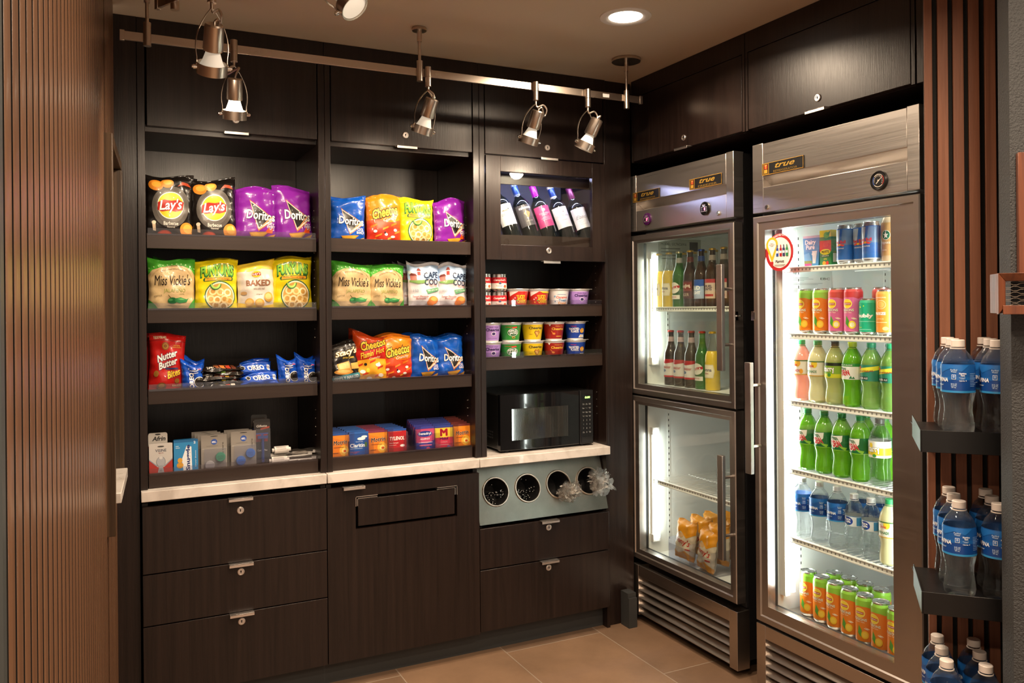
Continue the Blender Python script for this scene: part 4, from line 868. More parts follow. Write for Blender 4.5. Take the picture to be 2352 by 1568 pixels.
put(.15, .2, .05, '#c9ae80', A_MV, 'chip_bag', [
    (.207, Z2, .02, -.05, .0, 'green topped cream jalapeno chip bag on the second left shelf', 1, .158, .186), (.853, Z2, .0, -.05, .0, 'green topped cream jalapeno bag at left of the second middle shelf', 2, .162, .182), (.988, Z2, -.04, -.05, .02, 'green topped cream jalapeno bag beside the lighthouse bags', 1, .146, .176)])
put(.15, .2, .055, '#e2cf1a', A_FUN, 'chip_bag', [
    (.356, Z2, .01, -.06, .0, 'yellow onion ring bag between the cream bag and the white bag', 2, .150, .186), (.625, Z2, -.02, -.04, -.02, 'yellow onion ring bag by the divider on the second left shelf', 1, .152, .198),
    (1.115, Z1, .0, -.04, .02, 'yellow onion ring bag between orange and purple bags, top middle shelf', 0, .148, .186)])
put(.15, .2, .05, '#d8cfc4', A_BAK, 'chip_bag', [(.494, Z2, .0, -.06, .0, 'white baked potato chip bag between two yellow onion ring bags', 1, .136, .180)])
put(.15, .2, .05, '#0f4fae', A_DORB, 'chip_bag', [
    (.833, Z1, -.04, -.04, .02, 'blue ranch tortilla chip bag at the left of the top middle shelf', 0, .146, .180), (1.146, Z3, .05, -.05, .02, 'blue ranch tortilla chip bag beside the orange puffs bag, third shelf', 1, .130, .172), (1.258, Z3, -.02, -.05, -.03, 'blue ranch tortilla chip bag at the right end of the third middle shelf', 1, .126, .168)])
put(.15, .2, .055, '#e8831c', A_CHE, 'chip_bag', [
    (.982, Z1, .0, -.03, -.01, 'orange crunchy cheese puffs bag on the top middle shelf', 1, .144, .190), (1.030, Z3, .0, -.05, -.03, 'orange crunchy cheese puffs bag on the third middle shelf', 1, .140, .176)])
put(.15, .2, .055, '#b03c14', A_HOT, 'chip_bag', [(.918, Z3 + .002, -.1, -.04, .05, 'red and yellow spicy cheese puffs bag leaning by the black pita bag', 1, .140, .180)])
put(.15, .2, .055, '#1c1815', A_ST, 'chip_bag', [(.822, Z3, .12, -.10, .0, 'black pita chip bag at the left of the third middle shelf', 0, .140, .156)])
put(.15, .2, .05, '#d3cfd4', A_CC, 'chip_bag', [
    (1.146, Z2, .0, -.04, .0, 'white lighthouse chip bag beside the cream jalapeno bag', 2, .138, .188), (1.268, Z2, -.06, -.05, .02, 'white lighthouse chip bag at the right end of the second middle shelf', 1, .130, .184)])
bag(.12, .2, .045, '#b81a18', A_NB, 4, 'cookie_bag', 'red bag of bite size peanut butter cookies on the third left shelf', 'cookie bag', None, (.190, YB, Z3), .02, -.05)
o = tag(dup(bpy.data.objects['cookie_bag'], (.176, YB + .055, Z3 - .002), (-.03, .0, .05)), 'red bag of bite size cookies hidden behind the front red bag', 'cookie bag')
# blue cream cookie packs
P1 = bag(.074, .098, .032, '#1450c0', A_ORV, 7, 'cookie_pack', 'blue upright cookie pack in front of the red cookie bag', 'cookie pack', 'blue cookie packs', (.270, .078, Z3), .03, -.03)
dup(P1, (.276, .125, Z3 + .012), (-.02, .05, -.06), 'blue upright cookie pack behind the one by the red bag')
dup(P1, (.606, .096, Z3 + .004), (-.05, -.03, -.02), 'blue upright cookie pack left of two by the divider'); dup(P1, (.671, .096, Z3), (-.05, .04, .03), 'blue upright cookie pack against the divider, third left shelf')
dup(P1, (.676, .135, Z3 + .008), (-.05, .0, .0), 'blue upright cookie pack hidden behind the one against the divider')
P2 = bag(.138, .046, .030, '#1450c0', A_ORH, 9, 'cookie_sleeve', 'blue cookie sleeve lying lowest in the pile beside the wrapped bars', 'cookie pack', 'blue cookie sleeves', (.500, .085, Z3 + .006), .0, -.5)
dup(P2, (.482, .105, Z3 + .042), (-.45, .03, .06), 'blue cookie sleeve lying on top of the pile, facing forward'); dup(P2, (.486, .165, Z3 + .046), (-.35, -.03, -.04), 'blue cookie sleeve at the back of the top of the pile'); dup(P2, (.50, .16, Z3 + .006), (-.35, .0, 0), 'blue cookie sleeve at the back of the bottom of the pile')
# wrapped bars in a pile
def bar(cs, seed, label, loc, rz, tilt=0):
    b = B(film('#1b1512')); f = bagsurf(.150, .030, .014, seed); m = film('#1b1512'); nu, nv = 12, 6
    M = Matrix.Rotation(-PI / 2 + .25, 4, 'X')
    for side in (-1, 1):
        vs = [M @ Vector(f(-1 + 2 * i / nu, -1 + 2 * j / nv, side)) for j in range(nv + 1) for i in range(nu + 1)]
        b.add(vs, [(lambda a: (a, a + 1, a + nu + 2, a + nu + 1) if side < 0 else (a, a + nu + 1, a + nu + 2, a + 1))(j * (nu + 1) + i) for j in range(nv) for i in range(nu)], m)
    its = [Q(-.3 + .25 * i, -.75, -.1 + .25 * i, .75, c) for i, c in enumerate(cs)] + [T('KIND', -.55, 0, .3, .9, '#e8e0d4')]
    def mp(u, v, k): x, y, z = f(u, v, -1); return M @ Vector((x, y - .0004 - k * .0001, z))
    b.art(bake(its, [-1 + 2 * i / nu for i in range(1, nu)], [-1 + 2 * i / nv for i in range(1, nv)]), mp)
    o = b.build('snack_bar', None, 0, 60); o.location = loc; o.rotation_euler = (0, tilt, rz); return tag(o, label, 'snack bar', 'wrapped snack bars')
CB = [['#8a4a24', '#c87a3a', '#a83a24', '#5a2a18'], ['#c8b02a', '#3a8a3a', '#c8401c', '#e8e0d0'], ['#3a6aa8', '#d8c23a', '#4a9a4a', '#a8281c'], ['#7a4a2a', '#a82a1c', '#d8a83a', '#6a3a1c'], ['#2a5a2a', '#6a8a3a', '#3a2a1a', '#5a2a18']]
for k in range(10):
    r = random.Random(k + 3); lv = k // 2
    bar(CB[(k * 3 + 1) % 5], k, 'dark wrapped snack bar, level %s of the pile from below, %s one' % (['one', 'two', 'three', 'four', 'five'][lv], ['front', 'rear'][k % 2]), (.372 + r.uniform(-.012, .012), .075 + .05 * (k % 2) + r.uniform(-.004, .004), Z3 + .007 + .0145 * lv), r.uniform(-.12, .12), r.uniform(-.03, .03))

# --- flat cards and boxes
def card(name, label, cat, w, h, t, base, art, loc, rz=0, lean=0, group=None, rough=.35, extra=None, slot=True, clear=None):
    b = B(ink(base, rough)); r = .006
    pts = [(-w / 2, 0), (w / 2, 0), (w / 2, h - r), (w / 2 - r * .3, h - r * .3), (w / 2 - r, h), (-w / 2 + r, h), (-w / 2 + r * .3, h - r * .3), (-w / 2, h - r)]; n = len(pts)
    b.add([(x, -t / 2, z) for x, z in pts] + [(x, t / 2, z) for x, z in pts], [tuple(range(n)), tuple(range(2 * n - 1, n - 1, -1))] + [(i, n + i, n + (i + 1) % n, (i + 1) % n) for i in range(n)], None, False)
    key = (id(art), 'c')
    if key not in CACHE: CACHE[key] = bake(art)
    b.art(CACHE[key], lambda u, v, k: (u * w / 2, -t / 2 - .0003 - k * .00008, h / 2 + v * h / 2))
    o = b.build(name); o.location = loc; o.rotation_euler = (lean, 0, rz); tag(o, label, cat, group)
    if extra: extra(o, w, h, t)
    return o
A_AF = [Q(-1, .35, 1, .38, '#b8b4b0'), T('Afrin', .1, .72, 1.4, .22, '#1a1a1c', bold=.03, sh=.2), Q(-.6, .46, .8, .50, '#b8b4b0'), E_(0, .93, .3, .04, '#2a2a2a', 12), Q(-1, -1, 1, .30, '#c9c4c0'), Q(-1, .28, 1, .34, '#b3342a')]
A_VI = [Q(-1, -1, 1, 1, '#c6c1bd'), E_(.0, .80, .3, .05, '#3a3836', 12), T('VISINE', .0, .55, .95, .18, '#24304e', bold=.01), T('RED EYE', .02, .38, .4, .07, '#8a3a34'), P([(-1, -.05), (-.3, -.5), (.0, -.55), (.3, -.5), (1, -.05), (1, -1), (-1, -1)], '#a82e28'), P([(-1, .02), (-.3, -.42), (-.3, -.48), (-1, -.05)], '#8a93a8'), P([(1, .02), (.3, -.42), (.3, -.48), (1, -.05)], '#8a93a8'),
        E_(0, -.18, .36, .30, '#a9abb2', 20), RG(0, -.18, .40, .34, .08, '#7e828c', 20), P([(-.14, -.4), (.14, -.4), (.3, -.95), (-.3, -.95)], '#9a9da6'), E_(0, .08, .16, .10, '#cfcdcc', 14), T('eye\ndrops', 0, -.74, .26, .12, '#5a4a4a')]
A_SN = [Q(-1, -1, 1, 1, '#2a86c0'), Q(-1, .84, 1, 1, '#16649c'), P([(.05, .62), (.45, .55), (.5, -1), (-.2, -1), (-.35, -.2)], '#e9ecf0'), T('Snuggle', .20, -.12, 1.6, .44, '#1f2f6e', None, 0, .04, 0, 90), T('2', .72, .80, .16, .16, '#e8f0f8', bold=.03), Q(-.85, .60, -.6, .64, '#bcd8ea'), Q(-.85, .5, -.5, .54, '#bcd8ea'), T('Dryer Sheets', .80, -.2, 1.0, .12, '#d4e6f2', rot=90)] + \
       [E_(-.5, -.25, .20, .16, '#d8a03a', 14), E_(-.5, -.55, .28, .18, '#cf9632', 14)]
A_ET = [Q(-1, -1, 1, 1, '#8f8982'), Q(-.9, .25, .9, .26, '#b9b4ae'), E_(.0, .92, .30, .025, '#2e2c2a', 10), E_(.0, .60, .24, .165, '#2f55a8', 22), T('etc.', .0, .60, .34, .13, '#f0f0f4', bold=.02), T('eye care', .70, .10, .9, .14, '#4e4a46', rot=90), Q(-.6, .36, .3, .37, '#5a5652'), Q(-.95, .20, .95, .215, '#cfcac4')]
def case(cols):
    def f(o, w, h, t):
        for (x, z), c in zip(cols[0], cols[1]):
            b = B(plain('case_' + c.strip('#'), hexc(c), .3, coat=.4)); M = Matrix.Translation((x, -t / 2 - .0005, z)) @ Matrix.Rotation(PI / 2, 4, 'X'); b.lathe([(.0155, 0), (.0165, .004), (.0165, .011), (.015, .013), (.0001, .0135)], 28, None, M)
            for q in range(3): b.box(x - .010, x + .010, -t / 2 - .0150, -t / 2 - .0138, z - .006 + .005 * q, z - .0045 + .005 * q)
            b.build('lens_cup', o)
        b = B(ACRYL); b.box(-w / 2 + .008, w / 2 - .006, -t / 2 - .019, -t / 2 - .0165, .008, h * .62); b.build('blister', o)
    return f
T4 = Z4
VI = card('eye_drop_pack', 'white and red eye drop pack at the left end of the lowest left shelf', 'medicine pack', .075, .108, .012, '#c8c4c0', A_VI, (.166, .082, T4), 0, -.06)
card('nasal_spray_pack', 'white spray pack with black lettering standing behind the eye drops', 'medicine pack', .062, .142, .012, '#bdb8b2', A_AF, (.158, .105, T4), 0, -.04)
SN = card('dryer_sheet_box', 'blue dryer sheet box beside the eye drops on the lowest left shelf', 'laundry box', .080, .114, .030, '#1f74ac', A_SN, (.247, .095, T4), .06, -.04)
EA = case((((.020, .045), (-.016, .018)), ('#2f9a74', '#b9b7b4'))); EB = case((((.022, .050), (-.012, .026)), ('#3b72c8', '#3b72c8')))
for i in range(4):
    card('lens_case_pack', ['front grey contact lens case pack with green and white cups', 'second grey lens case pack behind the green cup pack', 'third grey lens case pack behind the green cup pack', 'rearmost grey lens case pack behind the green cup pack'][i], 'contact lens case', .088, .124, .002, '#8f8982', A_ET, (.342 - .008 * i, .082 + .028 * i, T4 + .001 * i), .0, -.05, 'contact lens case packs', extra=EA)
    if i < 3: card('lens_case_pack', ['front grey contact lens case pack with two blue cups', 'second grey lens case pack behind the blue cup pack', 'rearmost grey lens case pack behind the blue cup pack'][i], 'contact lens case', .088, .130, .002, '#8f8982', A_ET, (.443 - .008 * i, .080 + .03 * i, T4), .03, -.05, 'contact lens case packs', extra=EB)
A_RZ = [Q(-1, .42, 1, .86, '#2a2422'), T('Gillette', -.05, .70, 1.3, .10, '#c9c2bc', bold=.02, sh=.2), P([(-.2, .52), (.9, .60), (.9, .68), (-.2, .60)], '#9a4436'), Q(-.75, .02, .65, .34, '#9c1f2a'), Q(-.75, .34, .75, .40, '#3a4f9a'), Q(-.15, -.8, .15, .34, '#2f4a9a'), Q(-.5, -.15, -.2, .02, '#16100e'), Q(-.65, -.5, .65, -.18, '#17130f'), T('CustomPlus', 0, -.35, 1.2, .08, '#c9c2bc')]
def rz_extra(o, w, h, t):
    b = B(plain('razor_blue', (.03, .06, .25), .3)); b.tube([(0, -.010, .012), (.0, -.012, .06), (0, -.010, .10)], .005, 8); b.box(-.018, .018, -.018, -.008, .098, .108); b.build('razor', o)
    b = B(ACRYL); b.box(-w / 2 + .003, w / 2 - .003, -t / 2 - .021, -t / 2 - .019, .004, h * .8); b.build('blister', o)
R0 = card('razor_pack', 'dark hanging pack with a blue handled razor on the lowest left shelf', 'razor pack', .058, .168, .002, '#1b1714', A_RZ, (.510, .088, T4), 0, -.05, extra=rz_extra)
dup(R0, (.500, .130, T4 + .012), (-.04, .04, .05), 'dark razor pack standing behind the front razor pack')
# small items lying in the tray
def roll_(label, loc, rz, L=.055, r=.011, c='#d8d2cc', cat='toiletry', name='tooth_kit'):
    b = B(ink(c)); b.cyl((-L / 2, 0, r), (L / 2, 0, r), r, 14); b.cyl((L / 2, 0, r), (L / 2 + .008, 0, r), r * .55, 10); b.cyl((-L / 2 - .008, 0, r), (-L / 2, 0, r), r * .5, 10)
    b.art(bake([Q(-.8, y, .6, y + .04, '#6a645e') for y in (-.6, -.45, -.3, -.1, .1, .3)] + [Q(.65, -.7, .9, .6, '#8a847e')]), lambda u, v, k: (u * L / 2, -math.sin(v * 1.0 + 1.0) * (r + .0003), r - math.cos(v + 1.0 + PI) * (r + .0003)))
    o = b.build(name); o.location = loc; o.rotation_euler = (0, 0, rz); return tag(o, label, cat, 'small toiletries lying in the lowest tray')
roll_('white labelled tube standing proud on top of the toiletries by the razor', (.578, .092, T4 + .036), .05, .052, .014); roll_('white labelled tube lying lowest in front beside the razor pack', (.566, .068, T4 + .002), -.04, .055, .014)
roll_('slim white tube lying across behind the front white tube', (.560, .105, T4 + .022), .2, .075, .008); roll_('small white tube lying near the right end of the tray', (.660, .072, T4), .1, .05, .006); roll_('grey labelled tube lying at the back right of the tray', (.648, .115, T4 + .022), -.15, .05, .007, '#a8a29c')
def tooth(label, loc, rz):
    t = thing('toothbrush_pack', label, 'toothbrush', loc, (0, 0, rz), 'clear toothbrush packs'); b = B(WHITE); b.tube([(-.06, 0, .008), (-.01, .002, .009), (.05, 0, .008)], .0032, 8); b.box(.05, .066, -.004, .004, .006, .016); b.build('toothbrush', t)
    g = B(CELLO); rnd = random.Random(int(loc[0] * 999)); vs = []
    for i in range(9):
        for j in range(4): vs.append((-.07 + .0175 * i, -.014 + .0095 * j, .017 + .005 * (j in (1, 2)) + rnd.uniform(-.003, .003)))
    g.add(vs, [(i * 4 + j, i * 4 + 4 + j, i * 4 + 5 + j, i * 4 + 1 + j) for i in range(8) for j in range(3)], CELLO, False); g.build('wrapper', t); return t
tooth('clear toothbrush pack lying in front at the right end of the tray', (.640, .085, T4), .08); tooth('clear toothbrush pack lying on the pile against the divider', (.650, .12, T4 + .020), -.12); tooth('clear toothbrush pack lying in the middle of the tray pile', (.63, .10, T4 + .012), .2)
# medicine cards in rows with clear dividers
A_MO = [Q(-1, -1, 1, 1, '#e07a1c'), P([(-1, 1), (1, 1), (1, .3), (-1, .7)], '#e88a24'), T('Motrin', .02, .28, 1.5, .34, '#20264e', '#f2d8a8', .05, .02, .15, 3), E_(.42, -.35, .5, .42, '#f2b23a', 20), E_(.45, -.38, .3, .22, '#f8d878', 16), Q(-.7, -.12, .4, -.08, '#7a3a10'), E_(.5, -.4, .16, .09, '#c8501c', 12), Q(-.8, -.55, -.2, -.5, '#7a3a10')]
A_CL = [Q(-1, -1, 1, 1, '#1d4f9c'), E_(.3, .45, .40, .12, '#e8eef6', 16), E_(.6, .60, .3, .09, '#e8eef6', 14), T('Claritin', -.1, -.05, 1.45, .30, '#f4f6fa', bold=.02), T('Non-Drowsy', .1, .22, .7, .08, '#dce6f4'), Q(-.8, -.32, .4, -.28, '#a8c0e4'), T('Indoor & Outdoor\nAllergies', -.35, -.6, .9, .16, '#c84a5a'), Q(.62, -.2, .85, .15, '#4a7a3a')]
A_TY = [Q(-1, -1, 1, 1, '#b01e26'), T('TYLENOL', .0, .25, 1.6, .30, '#f4eee8', bold=.03, sh=.1), T('Extra Strength', -.35, -.12, .95, .1, '#f0dcd4'), E_(.55, -.35, .26, .10, '#e8e2e0', 14), Q(-.8, .78, .5, .81, '#d87a74'), Q(-.85, -.3, -.1, -.27, '#e0aaa4')]
A_BE = [Q(-1, -1, 1, 1, '#c04a74'), P([(-1, -1), (1, -1), (1, -.1), (.2, -.35), (-1, -.25)], '#2a3a8c'), E_(.0, .42, .78, .24, '#24358a', 24), T('Benadryl', .0, .42, 1.3, .26, '#f4f2f6', bold=.02), T('ALLERGY', .0, .02, 1.05, .14, '#f4e8ee', bold=.02), Q(-.7, -.3, .8, -.24, '#d8b8cc'), Q(-.6, -.55, .7, -.45, '#d86a8a'), E_(.3, -.75, .2, .1, '#c04a6a', 12)]
A_MI = [Q(-1, -1, 1, 1, '#c2324c'), Q(-1, .02, 1, .80, '#e2c23a'), Q(-1, .80, 1, 1, '#5a2f86'), T('M', .0, .42, .85, .62, '#c8283c', bold=.06), T('Midol', .0, -.08, .9, .22, '#3a2a7c', bold=.03), T('COMPLETE', .0, -.36, .7, .09, '#f0c8cc'), E_(.5, -.75, .2, .08, '#4a5aa0', 12), Q(-.6, -.6, .5, -.56, '#e89aa4')]
MEDS = [(.795, A_MO, '#e07a1c', 'orange pain reliever pack', .070, 'at the left end of the medicine row', '#1f4f9c'), (.866, A_CL, '#1d4f9c', 'blue allergy tablet pack', .080, 'second from the left in the medicine row', '#2a5fae'),
        (.944, A_MO, '#e07a1c', 'orange pain reliever pack', .076, 'between the blue and red packs', '#7a2a4a'), (1.022, A_TY, '#b01e26', 'red pain reliever pack', .076, 'beside the orange one in the medicine row', '#274f9a'),
        (1.138, A_BE, '#c04a74', 'pink and navy allergy pack', .080, 'between two clear dividers in the medicine row', '#3a3f94'), (1.219, A_MI, '#c2324c', 'yellow and pink tablet pack with large M', .078, 'in the medicine row', '#32408c'), (1.298, A_MO, '#e07a1c', 'orange pain reliever pack', .074, 'at the right end of the medicine row', '#6a2c2a')]
for i, (x, a, base, kind, w, wh, tab) in enumerate(MEDS):
    A_TAB = a + [Q(-1, .84, 1, 1, tab)]; MEDS[i] = MEDS[i] + (A_TAB,)
    o = card('medicine_pack', kind + ' ' + wh, 'medicine pack', w, .098, .014, tab, A_TAB, (x, .080, T4 - .002), 0, -.06, 'medicine packs')
    for k in range(1, 6): dup(o, (x + .004 * k * (1 if i > 3 else -.3), .080 + .030 * k, T4 + (.002 if i > 3 else 0) * k), (-.10, 0, 0), label=kind + ' ' + wh + ', ' + ['', 'second', 'third', 'fourth', 'fifth', 'sixth'][k] + ' back')
for i, x in enumerate((.829, .905, .984, 1.062, 1.098, 1.180, 1.259)):
    b = B(ACRYL); b.box(x - .0006, x + .0006, .064, .36, T4, T4 + .085); b.box(x - .018, x + .018, .062, .0635, T4, T4 + (.10 if i % 2 == 0 else .07)); o = b.build('shelf_divider')
    tag(o, 'clear plastic shelf divider, number %s from the left among the medicine packs' % ['one', 'two', 'three', 'four', 'five', 'six', 'seven'][i], 'shelf divider', 'clear shelf dividers')

# --- round containers with wrapped print: u = +-180 degrees
def wrap(b, art, prof, z0, z1, key, sx=1, off=.0005, ncu=24, rows=6):
    """print on a surface of revolution; prof(z)->radius"""
    kk = (key, 'w')
    if kk not in CACHE: CACHE[kk] = bake(art, [-1 + 2 * i / ncu for i in range(1, ncu)], [-1 + 2 * i / rows for i in range(1, rows)])
    def mp(u, v, k):
        z = z0 + (v + 1) / 2 * (z1 - z0); r = prof(z) + off + k * .00012; a = u * PI
        return (r * math.sin(a), -r * math.cos(a), z)
    b.art(CACHE[kk], mp)
def cup(name, label, base, art, loc, rz, group, r0=.036, r1=.048, h=.088):
    t = thing(name, label, 'cereal cup', loc, (0, 0, rz), group)
    b = B(plain('cup_white', (.78, .77, .76), .35, coat=.2)); pr = lambda z: r0 + (r1 - r0) * z / h
    b.lathe([(r0 * .9, .002), (r0, 0), (pr(h - .004), h - .004), (r1 + .002, h - .004), (r1 + .003, h - .001), (r1 + .001, h)], 40)
    wrap(b, [Q(-1, -1, 1, 1, base)] + art, pr, .006, h - .010, id(art)); b.build('cup_body', t)
    b = B(plain('foil_lid', (.72, .70, .70), .28, .6)); b.lathe([(.0001, h + .0008), (r1 + .003, h + .0008), (r1 + .004, h - .0008)], 36, None, cap=False); b.box(r1 - .002, r1 + .012, -.008, .008, h - .0005, h + .0005); b.build('lid', t)
    return t
def ch(c1): return [T('Cheerios', .12, .42, .50, .34, '#1d1420', bold=.03), T('cheerios', .0, .0, .0001, .0001, c1)]
A_CHP = [T('Multi Grain', .06, .74, .30, .16, '#5a3a86'), T('Cheerios', .04, .42, .46, .38, '#2a1a4a', bold=.03), E_(.06, -.12, .06, .20, '#3a2a66', 14), RG(.06, -.12, .08, .26, .25, '#e8e0f0', 14), T('LIGHTLY SWEETENED', .04, -.70, .34, .08, '#4a3a6a')]
A_CHY = [T('Cheerios', .04, .55, .46, .36, '#23201e', bold=.03), P([(.08, -.75), (-.02, -.05), (.02, .22), (.08, .12), (.14, .22), (.18, -.05)], '#8a4a1c'), P([(.08, -.6), (.01, -.05), (.03, .12), (.08, .02), (.13, .12), (.15, -.05)], '#d89a3c'), RG(.06, -.1, .03, .1, .5, '#f0c878', 10), RG(.10, -.28, .03, .1, .5, '#f0c878', 10), T('HEART', -.12, -.3, .12, .10, '#7a5a10')]
A_CHR = [T('Honey Nut', .08, .72, .26, .16, '#e8b43a'), T('Cheerios', .05, .36, .44, .36, '#e8b43a', '#3a0c08', .04, .03), E_(-.10, -.30, .05, .14, '#d8843a', 12), P([(-.20, .1), (-.14, -.22), (-.12, -.2), (-.18, .12)], '#d8843a'), Q(-.02, -.7, .2, -.62, '#e8b43a'), P([(-.26, .98), (-.18, .98), (-.22, .70)], '#e8e0d8')]
A_AJ = [E_(.0, .0, .18, .50, '#f0f2ee', 20), E_(.0, .0, .165, .45, '#1c5a2a', 20), T('APPLE\nJACKS', .0, .02, .28, .66, '#f4f4f0', '#14200f', .05, .03, .0, 6), P([(-.02, .55), (.14, .62), (.10, .80), (-.04, .72)], '#d8402a'), T("Kellogg's", -.14, .72, .20, .14, '#d8402a'), RG(.02, -.66, .06, .14, .4, '#d88a3a', 12)]
A_FF = [T("Kellogg's", -.14, .66, .18, .16, '#d8323a'), T('FROSTED\nFLAKES', -.12, .12, .34, .66, '#f0f2f8', '#0e1f5a', .05, .03, .1, 4), E_(.16, .05, .09, .34, '#e0a03a', 16), E_(.19, -.02, .045, .18, '#f0c468', 12), P([(.02, -.9), (.30, -.9), (.24, -.5), (.08, -.5)], '#e8ecf2'), E_(.12, -.7, .03, .1, '#e0a03a', 10)]
A_LU = [P([(-.3, .96), (-.02, .96), (-.3, .3)], '#efe6de'), T('LUCKY\nCHARMS', .10, -.06, .34, 1.15, '#f2cf2e', '#8a1410', .05, .04, .0, 3), E_(-.12, .1, .03, .10, '#e89ab0', 10), E_(-.06, -.25, .03, .10, '#6aa84a', 10), E_(-.16, -.5, .03, .1, '#f0b43a', 10), E_(-.05, .4, .03, .1, '#e8a03a', 10), E_(-.18, -.1, .025, .09, '#e8d8c8', 10)]
A_LU2 = A_LU + [P([(.0, .98), (.5, .98), (.5, .70), (.1, .78)], '#f0d02e')]
A_CI = [T('CINNAMON', .06, .55, .30, .12, '#4a7ab8'), T('Cinnamon', .08, .18, .40, .36, '#c8402c', '#f0ece8', .04, .03), T('Toast', .10, -.22, .28, .34, '#3a8ac0', '#f0ece8', .04, .03), T('Crunch', .10, -.62, .32, .34, '#e8922c', '#f0ece8', .04, .03), E_(-.16, .3, .03, .12, '#7ab0d8', 10), E_(-.16, -.4, .02, .08, '#4a8ac0', 10)]
ZC1, ZC2 = 1.407, 1.192; YC = .108
CG = 'cereal cups on the right bay'
cup('cereal_cup', 'red cereal cup with yellow lettering beside the soup cans', '#c02a22', A_LU, (1.572, YC, ZC1), -.3, CG, h=.078)
cup('cereal_cup', 'red cereal cup with yellow patch, second from the soup cans', '#c02a22', A_LU2, (1.671, YC, ZC1), -.3, CG, h=.078)
cup('cereal_cup', 'white cinnamon cereal cup between red and lilac cups, upper shelf', '#e4e2e4', A_CI, (1.773, YC, ZC1), -.35, CG, h=.078)
CP = cup('cereal_cup', 'lilac oat ring cereal cup at the right end of the upper cup shelf', '#ab86cf', A_CHP, (1.876, YC, ZC1), -.35, CG, h=.078)
for k in range(1, 3): dup(CP, (1.70 + .11 * k, YC + .11, ZC1 + .0), (0, 0, 1.2 * k), 'dark cereal cup in the back row of the upper cup shelf, ' + ['', 'left', 'right'][k])
for i, (x, bc, ar, nm) in enumerate([(1.440, '#ab86cf', A_CHP, 'lilac oat ring'), (1.536, '#2f8a3a', A_AJ, 'green apple'), (1.641, '#e0bd1c', A_CHY, 'yellow oat ring'), (1.746, '#96201a', A_CHR, 'dark red honey'), (1.854, '#1a3f9c', A_FF, 'blue frosted flake')]):
    o = cup('cereal_cup', nm + ' cereal cup, lower one of its stack', bc, ar, (x, YC - .004, ZC2 - .008), -.25, CG, r1=.0475, h=.079); dup(o, (x, YC - .004, ZC2 + .0725), (0, 0, -.22 + .05 * (i % 2)), nm + ' cereal cup, upper one of its stack')
A_CAM = [Q(-1, .0, 1, 1, '#c2202c'), Q(-1, -1, 1, .0, '#e6e0da'), T('Campbell\'s', -.02, .50, .52, .46, '#f4eee8', None, 0, .02, .3), E_(-.02, -.02, .07, .20, '#c9a24a', 18), E_(-.02, -.02, .05, .15, '#2a3a8a', 16), T('Tomato', -.05, -.46, .26, .18, '#b82a2a'), E_(.20, -.55, .07, .26, '#d8542a', 14), Q(-1, -.96, 1, -.92, '#c9a24a')]
def can(name, label, loc, rz, r, h, art, cat, group, neck=.88, body=None, tab=True, top=None):
    t = thing(name, label, cat, loc, (0, 0, rz), group); b = B(plain('can_silver', (.72, .72, .72), .25, 1))
    b.lathe([(r * .80, 0), (r * .97, .006), (r, .012), (r, h - .014), (r * neck, h - .004), (r * neck + .0008, h - .001), (r * neck - .0005, h)], 36, cap=False)
    wrap(b, art, lambda z: r, .012, h - .0145, id(art))
    if top: b.lathe([(r + .0003, h - .0147), (r * (neck + .035), h - .0062)], 36, ink(top), cap=False)
    b.build('can_body', t)
    b = B(plain('can_silver', (0, 0, 0))); rr = r * neck - .0015; b.lathe([(rr, h), (rr - .003, h - .003), (.0001, h - .0025)], 28, None, cap=False)
    if tab: b.box(-.006, .006, -.012, .010, h - .0022, h - .0010)
    b.build('can_end', t); return t
c0 = can('soup_can', 'red and white soup can, lower one at the left end', (1.412, YC, ZC1 - .010), -.15, .0335, .075, A_CAM, 'soup can', 'stacked soup cans', .98, tab=False)
dup(c0, (1.412, YC, ZC1 + .066), None, 'red and white soup can, upper one at the left end'); dup(c0, (1.485, YC, ZC1 - .010), (0, 0, -.25), 'red and white soup can, lower one of the right stack'); dup(c0, (1.485, YC, ZC1 + .066), (0, 0, -.2), 'red and white soup can, upper one of the right stack')

